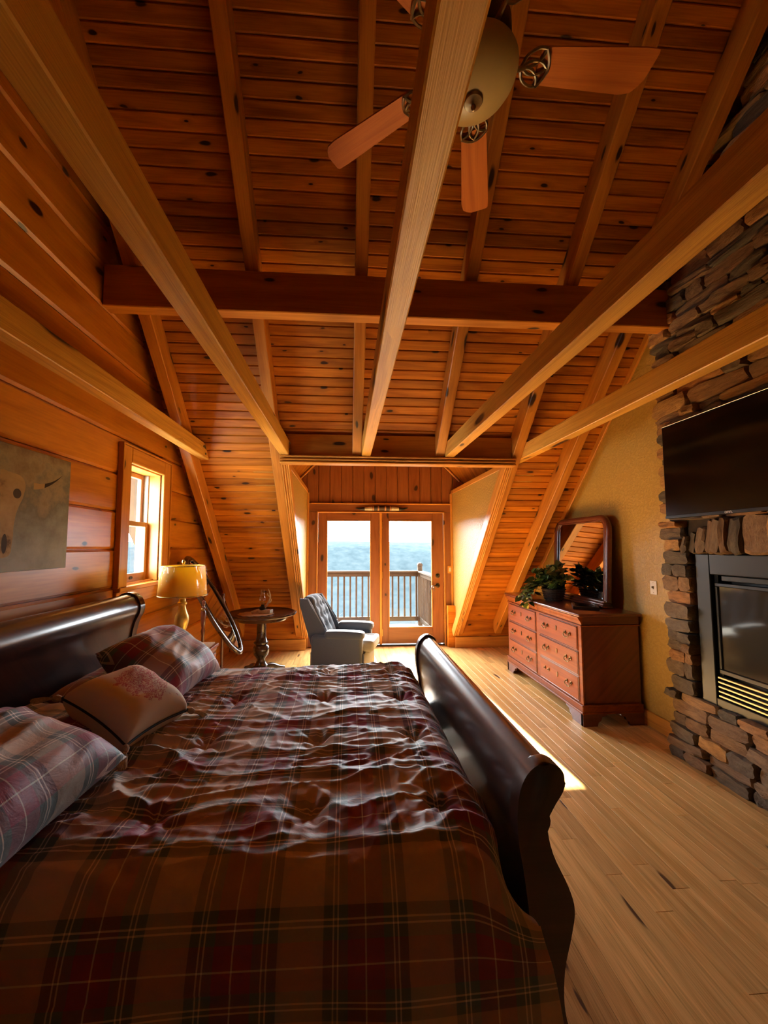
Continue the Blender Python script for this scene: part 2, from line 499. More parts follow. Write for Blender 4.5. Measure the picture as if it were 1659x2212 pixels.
# eye sockets and nose slits
ex = t.math('SUBTRACT', t.math('ABSOLUTE', u), 0.085)
ez = t.math('SUBTRACT', w, 0.075)
eye = t.math('LESS_THAN', t.math('ADD', t.math('MULTIPLY', ex, ex), t.math('MULTIPLY', ez, ez)), 0.0006)
nx = t.math('SUBTRACT', t.math('ABSOLUTE', u), 0.028)
nzs = t.math('SUBTRACT', w, -0.175)
nose = t.math('LESS_THAN', t.math('ADD', t.math('MULTIPLY', t.math('MULTIPLY', nx, nx), 9.0), t.math('MULTIPLY', nzs, nzs)), 0.0022)
c = t.mix(t.math('MAXIMUM', eye, nose), c, (0.05, 0.04, 0.035))
t.set(Base_Color=c, Roughness=0.75)
M['canvas'] = t.m

# ------------------------------------------------------------------ mesh helpers


def tag(o, label=None, cat=None, group=None, kind=None):
    if label:
        o['label'] = label
    if cat:
        o['category'] = cat
    if group:
        o['group'] = group
    if kind:
        o['kind'] = kind
    return o


def link(o, parent=None):
    COL.objects.link(o)
    if parent is not None:
        o.parent = parent
    return o


def empty(name, loc=(0, 0, 0), rz=0.0, label=None, cat=None, group=None, kind=None):
    o = bpy.data.objects.new(name, None)
    o.empty_display_size = 0.1
    COL.objects.link(o)
    o.location = loc
    o.rotation_euler = (0, 0, rz)
    return tag(o, label, cat, group, kind)


def mesh_data(name, verts, faces, mat=None, smooth=False, uvs=None):
    me = bpy.data.meshes.new(name)
    me.from_pydata([tuple(v) for v in verts], [], [tuple(f) for f in faces])
    me.validate()
    if mat:
        me.materials.append(M[mat] if isinstance(mat, str) else mat)
    if smooth:
        me.polygons.foreach_set('use_smooth', [True] * len(me.polygons))
    if uvs is not None:
        lay = me.uv_layers.new(name='UVMap')
        for lp in me.loops:
            lay.data[lp.index].uv = uvs[lp.vertex_index]
    me.update()
    return me


def add(name, me, parent=None, loc=(0, 0, 0), rot=None, scale=None, mtx=None):
    o = bpy.data.objects.new(name, me)
    link(o, parent)
    if mtx is not None:
        o.matrix_local = mtx
    else:
        o.location = loc
        if rot:
            o.rotation_euler = rot
        if scale:
            o.scale = scale
    return o


def from_bm(name, bm, mat, parent=None, smooth=False, loc=(0, 0, 0), rot=None, mtx=None):
    me = bpy.data.meshes.new(name)
    bmesh.ops.recalc_face_normals(bm, faces=bm.faces)
    bm.to_mesh(me)
    bm.free()
    me.materials.append(M[mat])
    if smooth:
        me.polygons.foreach_set('use_smooth', [True] * len(me.polygons))
        try:
            me.set_sharp_from_angle(angle=math.radians(40))
        except Exception:
            pass
    return add(name, me, parent, loc, rot, None, mtx)


BOXF = [(0, 1, 3, 2), (4, 6, 7, 5), (0, 4, 5, 1), (2, 3, 7, 6), (0, 2, 6, 4), (1, 5, 7, 3)]


def box_bm(bm, x0, x1, y0, y1, z0, z1, bevel=0.0, seg=1):
    vs = [bm.verts.new((x, y, z)) for x in (x0, x1) for y in (y0, y1) for z in (z0, z1)]
    fs = [bm.faces.new([vs[i] for i in f]) for f in BOXF]
    if bevel:
        es = list({e for f in fs for e in f.edges})
        bmesh.ops.bevel(bm, geom=es, offset=bevel, segments=seg, profile=0.5, affect='EDGES')


def box(name, x, y, z, mat, parent=None, bevel=0.004, seg=1, smooth=False):
    """world-axis box whose own origin is its centre and whose local X is its longest side (for the grain)"""
    dims = [x[1] - x[0], y[1] - y[0], z[1] - z[0]]
    c = Vector(((x[0] + x[1]) / 2, (y[0] + y[1]) / 2, (z[0] + z[1]) / 2))
    k = max(range(3), key=lambda i: dims[i])
    if k == 0:
        R = Matrix.Identity(3)
        L = dims
    elif k == 1:
        R = Matrix(((0, -1, 0), (1, 0, 0), (0, 0, 1)))
        L = [dims[1], dims[0], dims[2]]
    else:
        R = Matrix(((0, 0, -1), (0, 1, 0), (1, 0, 0)))
        L = [dims[2], dims[1], dims[0]]
    bm = bmesh.new()
    bv = min(bevel, min(L) * 0.45)
    box_bm(bm, -L[0] / 2, L[0] / 2, -L[1] / 2, L[1] / 2, -L[2] / 2, L[2] / 2, bv, seg)
    m4 = R.to_4x4()
    m4.translation = c
    return from_bm(name, bm, mat, parent, smooth, mtx=m4)


def bar_mtx(a, b, up=(0, 0, 1)):
    a, b = Vector(a), Vector(b)
    x = (b - a).normalized()
    z = Vector(up) - x * x.dot(Vector(up))
    z.normalize()
    y = z.cross(x)
    m = Matrix((x, y, z)).transposed().to_4x4()
    m.translation = (a + b) / 2
    return m, (b - a).length


def bar(name, a, b, w, h, mat, parent=None, up=(0, 0, 1), bevel=0.004):
    m, L = bar_mtx(a, b, up)
    bm = bmesh.new()
    box_bm(bm, -L / 2, L / 2, -w / 2, w / 2, -h / 2, h / 2, min(bevel, w * 0.4, h * 0.4))
    return from_bm(name, bm, mat, parent, mtx=m)


def lathe_bm(bm, prof, n=32, cx=0, cy=0):
    rings = []
    for r, z in prof:
        if r < 1e-5:
            rings.append([bm.verts.new((cx, cy, z))])
        else:
            rings.append([bm.verts.new((cx + r * math.cos(2 * PI * i / n), cy + r * math.sin(2 * PI * i / n), z)) for i in range(n)])
    for a, b in zip(rings, rings[1:]):
        for i in range(n):
            j = (i + 1) % n
            if len(a) == 1 and len(b) == 1:
                continue
            if len(a) == 1:
                bm.faces.new((a[0], b[i], b[j]))
            elif len(b) == 1:
                bm.faces.new((a[i], b[0], a[j]))
            else:
                bm.faces.new((a[i], b[i], b[j], a[j]))
    if len(rings[0]) > 1:
        bm.faces.new(rings[0][::-1])
    if len(rings[-1]) > 1:
        bm.faces.new(rings[-1])


def lathe(name, prof, mat, parent=None, n=32, loc=(0, 0, 0), rot=None):
    bm = bmesh.new()
    lathe_bm(bm, prof, n)
    return from_bm(name, bm, mat, parent, True, loc, rot)


def smoothpts(pts, sub=6):
    """Catmull-Rom through pts"""
    P = [Vector(p) for p in pts]
    P = [2 * P[0] - P[1]] + P + [2 * P[-1] - P[-2]]
    out = []
    for i in range(1, len(P) - 2):
        for k in range(sub):
            s = k / sub
            a, b, c, d = P[i - 1], P[i], P[i + 1], P[i + 2]
            out.append(0.5 * ((2 * b) + (c - a) * s + (2 * a - 5 * b + 4 * c - d) * s * s + (3 * b - a - 3 * c + d) * s ** 3))
    out.append(P[-2])
    return out


def tube_bm(bm, pts, radii, n=8, closed=False, flat=1.0):
    pts = [Vector(p) for p in pts]
    if isinstance(radii, (int, float)):
        radii = [radii] * len(pts)
    rings = []
    prev = None
    N = len(pts)
    for i, p in enumerate(pts):
        if closed:
            d = (pts[(i + 1) % N] - pts[i - 1]).normalized()
        else:
            d = (pts[min(i + 1, N - 1)] - pts[max(i - 1, 0)]).normalized()
        if prev is None:
            ref = Vector((0, 0, 1)) if abs(d.z) < 0.9 else Vector((1, 0, 0))
            a = (ref - d * d.dot(ref)).normalized()
        else:
            a = (prev - d * d.dot(prev)).normalized()
        prev = a
        b = d.cross(a)
        rings.append([bm.verts.new(p + (a * math.cos(2 * PI * k / n) * flat + b * math.sin(2 * PI * k / n)) * radii[i]) for k in range(n)])
    seq = list(zip(rings, rings[1:]))
    if closed:
        seq.append((rings[-1], rings[0]))
    for ra, rb in seq:
        for k in range(n):
            j = (k + 1) % n
            bm.faces.new((ra[k], rb[k], rb[j], ra[j]))
    if not closed:
        bm.faces.new(rings[0][::-1])
        bm.faces.new(rings[-1])


def tube(name, pts, radii, mat, parent=None, n=8, closed=False, flat=1.0):
    bm = bmesh.new()
    tube_bm(bm, pts, radii, n, closed, flat)
    return from_bm(name, bm, mat, parent, True)


def prism(name, poly, h0, h1, mat, parent=None, axis='Z', bevel=0.0, smooth=False, mtx=None, seg=2):
    """extrude a 2-D outline between h0 and h1 along an axis (outline in the other two axes, in order)"""
    bm = bmesh.new()

    def mk(p, h):
        return {'Z': (p[0], p[1], h), 'X': (h, p[0], p[1]), 'Y': (p[0], h, p[1])}[axis]
    lo = [bm.verts.new(mk(p, h0)) for p in poly]
    hi = [bm.verts.new(mk(p, h1)) for p in poly]
    n = len(poly)
    f0 = bm.faces.new(lo[::-1])
    f1 = bm.faces.new(hi)
    for i in range(n):
        bm.faces.new((lo[i], lo[(i + 1) % n], hi[(i + 1) % n], hi[i]))
    if bevel:
        es = list(f0.edges) + list(f1.edges)
        bmesh.ops.bevel(bm, geom=es, offset=bevel, segments=seg, profile=0.5, affect='EDGES')
    return from_bm(name, bm, mat, parent, smooth, mtx=mtx)


def plank_mesh(name, L, W, T, mat, ch=0.008):
    """board: local X length, Y width, lower face (-Z) chamfered both long edges"""
    prof = [(-W / 2, 0), (-W / 2, -T + ch), (-W / 2 + ch, -T), (W / 2 - ch, -T), (W / 2, -T + ch), (W / 2, 0)]
    v = [(-L / 2, y, z) for y, z in prof] + [(L / 2, y, z) for y, z in prof]
    n = len(prof)
    f = [tuple(range(n))[::-1], tuple(range(n, 2 * n))] + [(i, (i + 1) % n, n + (i + 1) % n, n + i) for i in range(n)]
    me = mesh_data(name, v, f, mat)
    bm = bmesh.new()
    bm.from_mesh(me)
    bmesh.ops.recalc_face_normals(bm, faces=bm.faces)
    bm.to_mesh(me)
    bm.free()
    return me

# ================================================================== the room shell
TAN = math.tan(math.radians(46))
S46, C46 = math.sin(math.radians(46)), math.cos(math.radians(46))
XL, XR, YW, YK, RIDGE = -1.69, 2.60, 6.15, 5.98, 1.20
OUTN = Vector((0, S46, C46))


def zr(y):
    return 0.23 + (5.9 - y) * TAN          # underside of the rafters


def zb(y):
    return zr(y) + 0.26                    # underside of the ceiling boards


def slope_mtx(x, y, off=0.0):
    m = Matrix(((1, 0, 0), (0, C46, S46), (0, -S46, C46))).to_4x4()
    m.translation = Vector((x, y, zb(y))) + OUTN * off
    return m


def slab_piece(bm, x0, x1, y0, y1, th=0.12, off=0.022):
    pts = []
    for y in (y0, y1):
        p = Vector((0, y, zb(y))) + OUTN * off
        q = p + OUTN * th
        pts.append((p, q))
    vs = []
    for x in (x0, x1):
        for p, q in pts:
            vs.append(bm.verts.new((x, p.y, p.z)))
            vs.append(bm.verts.new((x, q.y, q.z)))
    for f in BOXF:
        bm.faces.new([vs[i] for i in f])


# --- front ceiling slope: deck slab + one object per board
bm = bmesh.new()
slab_piece(bm, XL - 0.2, XR + 0.15, RIDGE - 0.12, 3.86)
slab_piece(bm, XL - 0.2, -0.62, 3.86, 6.2)
slab_piece(bm, 1.67, XR + 0.15, 3.86, 6.2)
ceiling = from_bm('ceiling', bm, 'ceil')
tag(ceiling, 'sloping knotty pine board ceiling above the bed and dormer', kind='structure')
bm = bmesh.new()
slab_piece(bm, XL - 0.85, XL - 0.2, RIDGE - 0.12, 6.2)
from_bm('rake_overhang', bm, 'rail', ceiling)
BW, BT = 0.085, 0.02
full = plank_mesh('ceiling_board_long', XR - XL, BW - 0.0015, BT, 'ceil')
left = plank_mesh('ceiling_board_left', -0.64 - XL, BW - 0.0015, BT, 'ceil')
right = plank_mesh('ceiling_board_right', XR - 1.66, BW - 0.0015, BT, 'ceil')
s = BW / 2
while True:
    y = YK - s * C46
    if y < RIDGE:
        break
    if y < 3.87:
        add('plank', full, ceiling, mtx=slope_mtx((XL + XR) / 2, y, BT))
    else:
        add('plank', left, ceiling, mtx=slope_mtx((XL - 0.64) / 2, y, BT))
        add('plank', right, ceiling, mtx=slope_mtx((XR + 1.66) / 2, y, BT))
    s += BW

# --- rear slope (behind the camera), mirrored about the ridge, with its own dormer of windows
YR = 2 * RIDGE


def mirror_slab(bm, x0, x1, y0, y1, th=0.12):
    vs = []
    for x in (x0, x1):
        for y in (y0, y1):
            vs.append(bm.verts.new((x, YR - y, zb(y))))
            vs.append(bm.verts.new((x, YR - y, zb(y) + th / C46)))
    for f in BOXF:
        bm.faces.new([vs[i] for i in f])


bm = bmesh.new()
mirror_slab(bm, XL - 0.2, XR + 0.15, RIDGE - 0.12, 3.86)
mirror_slab(bm, XL - 0.2, -0.75, 3.86, 6.2)
mirror_slab(bm, 1.80, XR + 0.15, 3.86, 6.2)
rear = from_bm('ceiling_rear', bm, 'ceil')
tag(rear, 'pine ceiling slope behind the camera', kind='structure')
bm = bmesh.new()
box_bm(bm, XL - 0.2, -0.75, YR - 6.2, YR - YK, 0, 0.6)
box_bm(bm, 1.80, XR + 0.15, YR - 6.2, YR - YK, 0, 0.6)
box_bm(bm, -0.85, -0.75, YR - 6.35, YR - 3.8, 0, 2.75)
box_bm(bm, 1.80, 1.90, YR - 6.35, YR - 3.8, 0, 2.75)
box_bm(bm, -0.85, 1.90, YR - 6.4, YR - 3.70, 2.65, 2.8)
box_bm(bm, -0.85, 1.90, YR - 6.4, YR - 6.3, 0, 0.35)
box_bm(bm, -0.85, 1.90, YR - 6.4, YR - 6.3, 0.3, 2.7)
wr = from_bm('wall_rear', bm, 'drywall')
tag(wr, 'rear dormer wall behind the camera', kind='structure')
# --- floor
bm = bmesh.new()
box_bm(bm, XL - 0.2, XR + 0.2, YR - 6.4, 6.35, -0.2, -0.022)
floor = from_bm('floor', bm, 'oak')
tag(floor, 'glossy oak strip floor', kind='structure')
FW = 0.083
lens = [0.35, 0.55, 0.75, 0.95, 1.2, 1.5]
fl_mesh = {}
for L in lens:
    bm = bmesh.new()
    box_bm(bm, -L / 2 + 0.0005, L / 2 - 0.0005, -FW / 2 + 0.0004, FW / 2 - 0.0004, -0.021, 0, 0.0008)
    me = bpy.data.meshes.new('floor_strip')
    bm.to_mesh(me)
    bm.free()
    me.materials.append(M['oak'])
    fl_mesh[L] = me
RY = Matrix(((0, -1, 0, 0), (1, 0, 0, 0), (0, 0, 1, 0), (0, 0, 0, 1)))
rest = bmesh.new()
x = XL + FW / 2
while x < XR + 0.02:
    y0 = 0.35 + random.random() * 0.25 if x > 0.5 else 2.75 + random.random() * 0.4
    yy = y0
    while yy < 6.14:
        L = random.choice(lens)
        m = RY.copy()
        m.translation = (x, yy + L / 2, 0)
        add('plank', fl_mesh[L], floor, mtx=m)
        yy += L
    yy = y0
    while yy > YR - 6.0:
        L = random.choice(lens)
        box_bm(rest, yy - L, yy - 0.0005, -x - FW / 2 + 0.0004, -x + FW / 2 - 0.0004, -0.021, 0)
        yy -= L
    x += FW
fr_ = from_bm('strip_flooring', rest, 'oak', floor, mtx=RY.copy())
fr_['kind'] = 'stuff'

# --- left gable wall: wide horizontal pine planks, one object each, cut round the window
PH = 0.28
WY0, WY1, WZ0, WZ1 = 3.12, 3.68, 1.24, 2.18       # window opening
bm = bmesh.new()
box_bm(bm, XL - 0.2, XL - 0.035, YR - 6.4, WY0, -0.2, 5.7)
box_bm(bm, XL - 0.2, XL - 0.035, WY1, 6.4, -0.2, 5.7)
box_bm(bm, XL - 0.2, XL - 0.035, WY0, WY1, -0.2, WZ0)
box_bm(bm, XL - 0.2, XL - 0.035, WY0, WY1, WZ1, 5.7)
wl = from_bm('wall_left', bm, 'wallpine')
tag(wl, 'gable wall of wide orange pine planks behind the headboard', kind='structure')
# local X along +Y, local -Z faces the room (+X)
WLM = Matrix(((0, 0, -1), (1, 0, 0), (0, -1, 0))).to_4x4()
k = 0
z0 = -0.17
while z0 < 5.2:
    z1 = z0 + PH
    yt = 5.9 - (max(z0, 0.45) - 0.49) / TAN
    yb_ = YR - yt
    spans = [(yb_, yt)]
    if z1 > WZ0 + 0.02 and z0 < WZ1 - 0.02:
        spans = [(yb_, WY0 - 0.01), (WY1 + 0.01, yt)]
    for a, b in spans:
        if b - a < 0.08:
            continue
        me = plank_mesh('wall_plank', b - a, PH - 0.003, 0.035, 'wallpine', ch=0.016)
        m = WLM.copy()
        m.translation = (XL - 0.035, (a + b) / 2, (z0 + z1) / 2)
        add('plank', me, wl, mtx=m)
    z0 = z1

# --- right gable wall
bm = bmesh.new()
box_bm(bm, XR, XR + 0.15, YR - 6.4, 6.4, -0.2, 5.7)
wrt = from_bm('wall_right', bm, 'drywall')
tag(wrt, 'tan textured drywall gable wall behind the dresser', kind='structure')
box('baseboard_right', (XR - 0.02, XR), (2.90, YK), (0.0, 0.125), 'cherrydark' if False else 'trim')
tag(bpy.data.objects['baseboard_right'], 'dark pine baseboard along the tan wall', kind='structure')
box('cap', (XR - 0.026, XR), (2.90, YK), (0.118, 0.14), 'trim', bpy.data.objects['baseboard_right'])
# rake trim where the slope meets the tan wall
o = bar('trim_1', (XR - 0.012, 5.9, zb(5.9) - 0.03), (XR - 0.012, 1.25, zb(1.25) - 0.03), 0.022, 0.07, 'trim', up=OUTN)
tag(o, 'thin pine rake trim along the tan wall', kind='structure')

# --- knee walls either side of the dormer
for nm, (xa, xb), lb in (('wall_knee_left', (XL, -0.60), 'low pine knee wall behind the round table'),
                         ('wall_knee_right', (1.65, XR), 'low pine knee wall beside the dresser')):
    bm = bmesh.new()
    box_bm(bm, xa - 0.1, xb + 0.1 if xb > 1.7 else xb, YK + 0.02, YK + 0.12, -0.1, 0.62)
    kw = from_bm(nm, bm, 'ceil')
    tag(kw, lb, kind='structure')
    box('plank', (xa, xb), (YK, YK + 0.02), (0.165, 0.45), 'ceil', kw)
    box('baseboard', (xa, xb), (YK - 0.018, YK + 0.02), (0, 0.16), 'trim', kw)

# ------------------------------------------------------------------ dormer
bm = bmesh.new()
poly = [(3.80, 2.37), (3.87, 2.37), (5.99, 0.40), (5.99, -0.05), (6.2, -0.05), (6.2, 2.38), (3.80, 2.38)]
for nm, xa, xb, lb in (('wall_dormer_left', -0.98, -0.612, 'tan dormer cheek wall by the armchair'),
                       ('wall_dormer_right', 1.662, 2.05, 'tan dormer cheek wall by the door latch')):
    # the triangular cheek above the roof slope
    pl = [(3.80, zb(3.80) - 0.22), (5.99, zb(5.99) - 0.22), (5.99, -0.05), (6.28, -0.05), (6.28, 2.36), (3.86, 2.36)]
    po = [(4.10, 2.36), (5.99, zb(5.99) + 0.04), (6.05, -0.05), (6.28, -0.05), (6.28, 2.36)]
    xi0, xi1 = (-0.645, -0.612) if xb < 0 else (1.662, 1.695)
    w_ = prism(nm, pl, xi0, xi1, 'drywall', axis='X')
    prism('outer_cheek', po, xa if xb < 0 else xi1, xi0 if xb < 0 else xb, 'drywall', w_, axis='X')
    tag(w_, lb, kind='structure')
    xi = xb if xb < 0 else xa
    sgn = 1 if xb < 0 else -1
    box('trim_board', (min(xi, xi + sgn * 0.012), max(xi, xi + sgn * 0.012)), (3.87, 6.14), (2.355, 2.415), 'trim', w_)
    box('corner_board', (min(xi, xi + sgn * 0.03), max(xi, xi + sgn * 0.03)), (6.09, 6.149), (0.0, 2.36), 'trim', w_)
    box('ledge', (xa, xb), (4.2, 6.2), (2.362, 2.40), 'trim', w_)
bm.free()
# gabled board ceiling of the dormer
dc = bmesh.new()
for sg, x0_ in ((1, -0.98), (-1, 2.03)):
    zlo, zhi, xm = 2.36, 2.36 + 1.505, 0.525
    ylo, yhi = 5.9 - (zlo - 0.49) / TAN + 0.03, 5.9 - (zhi - 0.49) / TAN + 0.03
    vs = [dc.verts.new(p) for p in ((x0_, ylo, zlo), (x0_, 6.4, zlo), (xm, 6.4, zhi), (xm, yhi, zhi),
                                    (x0_, ylo, zlo + 0.12), (x0_, 6.4, zlo + 0.12), (xm, 6.4, zhi + 0.12), (xm, yhi, zhi + 0.12))]
    for f in ((0, 1, 2, 3), (4, 7, 6, 5), (0, 4, 5, 1), (1, 5, 6, 2), (2, 6, 7, 3), (3, 7, 4, 0)):
        dc.faces.new([vs[i] for i in f])
dco = from_bm('ceiling_dormer', dc, 'ceil')
tag(dco, 'gabled board ceiling inside the dormer', kind='structure')
for sg, x0_ in ((1, -0.74), (-1, 1.79)):
    bar('rake_strip', (x0_, 6.12, 2.56), (x0_ + sg * 1.2, 6.12, 3.76), 0.022, 0.03, 'trim', dco, up=(0, 1, 0))

# far wall: vertical planks over the door
bm = bmesh.new()
box_bm(bm, -0.98, -0.46, 6.17, 6.28, -0.1, 2.2)
box_bm(bm, 1.54, 2.05, 6.17, 6.28, -0.1, 2.2)
box_bm(bm, -0.98, 2.05, 6.17, 6.28, 2.08, 3.9)
wf = from_bm('wall_far', bm, 'doorpine')
tag(wf, 'dormer end wall of vertical pine planks above the glass doors', kind='structure')
PW = 0.178
xk = -0.98
while xk < 2.03:
    zt = 2.40 + min(xk + PW / 2 + 0.98, 2.03 - xk - PW / 2) + 0.05
    me = plank_mesh('end_plank', zt - 2.14, PW - 0.003, 0.022, 'doorpine', ch=0.010)
    # local X up, local -Z toward -Y
    m = Matrix(((0, 1, 0), (0, 0, 1), (1, 0, 0))).to_4x4()
    m.translation = (xk + PW / 2, 6.172, (zt + 2.14) / 2)
    add('plank', me, wf, mtx=m)
    xk += PW

# sloped opening trim beside the dormer and the header trim
for nm, xc, lb in (('trim_2', -0.605, 'fluted sloping casing of the dormer opening above the armchair'),
                   ('trim_3', 1.637, 'fluted sloping casing of the dormer opening beside the dresser')):
    a = Vector((xc, 3.80, zr(3.80))) + OUTN * 0.04
    b = Vector((xc, 5.925, zr(5.925))) + OUTN * 0.04
    o = bar(nm, a, b, 0.078, 0.10, 'trim', up=OUTN)
    tag(o, lb, kind='structure')
    mi = o.matrix_world.inverted()
    for dx in (-0.030, -0.007, 0.016, 0.034):
        aa = a + Vector((dx, 0, 0)) - OUTN * 0.05
        bb = b + Vector((dx, 0, 0)) - OUTN * 0.05
        m, L = bar_mtx(aa, bb, OUTN)
        bm = bmesh.new()
        box_bm(bm, -L / 2, L / 2, -0.0075, 0.0075, -0.014, 0.014, 0.004)
        from_bm('bead', bm, 'trim', o, mtx=bar_mtx(a, b, OUTN)[0].inverted() @ m)
ht = box('trim_4', (-0.645, 1.68), (3.775, 3.86), (2.325, 2.402), 'trim')
tag(ht, 'horizontal pine casing across the head of the dormer opening', kind='structure')
for zc in (2.334, 2.362, 2.393):
    c0 = ht.matrix_world.translation
    bm = bmesh.new()
    box_bm(bm, -1.16, 1.16, -0.018, 0.018, -0.009, 0.009, 0.005)
    from_bm('bead', bm, 'trim', ht, mtx=Matrix.Translation((0, 3.772 - 3.8175, zc - (2.325 + 2.402) / 2)))

# ------------------------------------------------------------------ timber frame
hb = box('header_beam', (-0.645, 1.655), (3.80, 3.90), (2.405, 2.62), 'rafter')
tag(hb, 'dark pine header beam spanning over the dormer opening', 'beam')
pu = box('purlin_beam', (XL + 0.005, 2.475), (2.71, 2.81), (3.18, 3.48), 'rafter', bevel=0.006)
tag(pu, 'big dark horizontal purlin beam crossing under the ceiling slope', 'beam')

RX = [(-1.535, YK - 0.06, 'pine rafter running down beside the plank wall and table lamp'),
      (-0.69, YK - 0.06, 'pine rafter bounding the dormer on the armchair side'),
      (0.098, 3.79, 'short pine rafter above the dormer header, beside the middle tie beam'),
      (0.92, 3.79, 'short pine rafter above the dormer header, nearer the fan blades and fireplace'),
      (1.70, YK - 0.06, 'pine rafter bounding the dormer on the dresser side'),
      (2.29, YK - 0.06, 'pine rafter running down beside the tan wall and dresser mirror')]
for xc, yend, lb in RX:
    a = Vector((xc, yend, zr(yend))) + OUTN * 0.09
    b = Vector((xc, RIDGE + 0.02, zr(RIDGE + 0.02))) + OUTN * 0.09
    o = bar('rafter', a, b, 0.092, 0.178, 'rafter', up=OUTN, bevel=0.006)
    tag(o, lb, 'beam', 'ceiling rafters')
TX = [(-1.44, 0, 'light fir tie beam nearest the plank wall, over the painting'),
      (-0.60, 1, 'light fir tie beam over the pillow side of the bed, second from plank wall'),
      (0.1855, 1, 'light fir tie beam in the middle, in front of the fan bowl'),
      (1.008, 1, 'light fir tie beam with glowing underside, second from the stone chimney'),
      (1.79, 0, 'light fir tie beam nearest the stone chimney, above the television')]
for xc, mid, lb in TX:
    y1a, y1b = (3.798, 3.798) if mid else (4.05, 3.915)
    y0 = -1.5
    yc = (y0 + 3.9) / 2
    w2, zlo, zhi = 0.0435, 2.405, 2.545
    zc = (zlo + zhi) / 2
    bm = bmesh.new()
    vs = [bm.verts.new((y - yc, sx, z - zc)) for y, z in ((y0, zlo), (y0, zhi), (y1b, zhi), (y1a, zlo)) for sx in (-w2, w2)]
    q = [vs[i * 2] for i in range(4)]
    r_ = [vs[i * 2 + 1] for i in range(4)]
    bm.faces.new(q)
    bm.faces.new(r_[::-1])
    for i in range(4):
        j = (i + 1) % 4
        bm.faces.new((q[i], r_[i], r_[j], q[j]))
    bmesh.ops.recalc_face_normals(bm, faces=bm.faces)
    bmesh.ops.bevel(bm, geom=list(bm.edges), offset=0.005, segments=1, affect='EDGES')
    m = RY.copy()
    m.translation = (xc, yc, zc)
    o = from_bm('tie_beam', bm, 'beam', mtx=m)
    tag(o, lb, 'beam', 'ceiling tie beams')
    if not mid and xc < 0:
        for (by, bz) in ((3.88, 2.50), (3.93, 2.44)):
            lathe('bolt', [(0.0, -0.012), (0.011, -0.010), (0.011, 0.0), (0.0, 0.0)], 'bolt', o, 10,
                  loc=(by - yc, -w2 - 0.001, bz - zc), rot=(-PI / 2, 0, 0))
    if mid and xc < 0:
        for bz in (2.52, 2.45):
            lathe('bolt', [(0.0, -0.012), (0.011, -0.010), (0.011, 0.0), (0.0, 0.0)], 'bolt', o, 10,
                  loc=(3.77 - yc, -w2 - 0.001, bz - zc), rot=(-PI / 2, 0, 0))

# ------------------------------------------------------------------ glass doors
D = empty('door_1', (0, 0, 0), 0, 'pair of pine glass doors opening onto the deck', kind='structure')
YD = 6.168
for xa, xb in ((-0.593, -0.455), (1.535, 1.665)):
    box('casing', (xa, xb), (6.118, YD + 0.02), (0, 2.06), 'doorpine', D)
box('casing', (-0.593, 1.665), (6.118, YD + 0.02), (2.062, 2.19), 'doorpine', D)
for xa, xb in ((-0.600, -0.583), (1.655, 1.672)):
    box('outer_bead', (xa, xb), (6.108, 6.13), (0, 2.20), 'trim', D)
box('outer_bead', (-0.600, 1.672), (6.106, 6.13), (2.183, 2.203), 'trim', D)
for xa, xb in ((-0.462, -0.444), (1.524, 1.540)):
    box('jamb', (xa, xb), (6.10, 6.25), (0, 2.065), 'trim', D)
box('jamb', (-0.462, 1.540), (6.10, 6.25), (2.052, 2.068), 'trim', D)
box('threshold', (-0.46, 1.54), (6.12, 6.30), (0.0, 0.022), 'bronze', D)
for k, (x0, g0, g1, x1) in enumerate(((-0.442, -0.311, 0.378, 0.512), (0.552, 0.655, 1.347, 1.522))):
    lf = empty('leaf', (0, 0, 0))
    lf.parent = D
    box('stile', (x0, g0), (6.155, 6.205), (0.03, 2.05), 'doorpine', lf)
    box('stile', (g1, x1), (6.155, 6.205), (0.03, 2.05), 'doorpine', lf)
    box('rail', (g0, g1), (6.155, 6.205), (1.935, 2.05), 'doorpine', lf)
    box('rail', (g0, g1), (6.155, 6.205), (0.03, 0.272), 'doorpine', lf)
    me = mesh_data('door_glass', [(g0, 6.18, 0.272), (g1, 6.18, 0.272), (g1, 6.18, 1.935), (g0, 6.18, 1.935)], [(0, 1, 2, 3)], 'glass')
    add('pane', me, lf)
    for xa, xb, za, zb_ in ((g0, g0 + 0.014, 0.272, 1.935), (g1 - 0.014, g1, 0.272, 1.935)):
        box('glazing_bead', (xa, xb), (6.148, 6.17), (za, zb_), 'trim', lf, 0.003)
    for za in (0.272, 1.921):
        box('glazing_bead', (g0 + 0.014, g1 - 0.014), (6.148, 6.17), (za, za + 0.014), 'trim', lf, 0.003)
box('astragal', (0.513, 0.551), (6.135, 6.20), (0.025, 2.05), 'trim', D)
for z in (0.20, 1.08, 1.86):
    lathe('hinge', [(0.0, -0.05), (0.008, -0.05), (0.008, 0.05), (0.0, 0.05)], 'brass', D, 12, loc=(0.556, 6.146, z))
for z in (1.068, 0.917):
    lathe('deadbolt' if z > 1 else 'lever_rose', [(0.0, 0.0), (0.036, 0.0), (0.034, 0.012), (0.018, 0.016), (0.016, 0.03), (0.0, 0.031)], 'bronze', D, 24,
          loc=(1.43, 6.155, z), rot=(PI / 2, 0, 0))
tube('lever', [(1.43, 6.12, 0.917), (1.40, 6.105, 0.917), (1.345, 6.105, 0.912), (1.32, 6.108, 0.905)], [0.009, 0.009, 0.008, 0.006], 'bronze', D, 8)
k_ = empty('key_bunch', (1.335, 6.095, 0.90), 0, 'shiny steel keys hanging at the glass door lever', 'keys')
tube('ring', [(0.018 * math.cos(a), 0, 0.018 * math.sin(a)) for a in np.linspace(0, 2 * PI, 17)[:-1]], 0.002, 'keys', k_, 6, True)
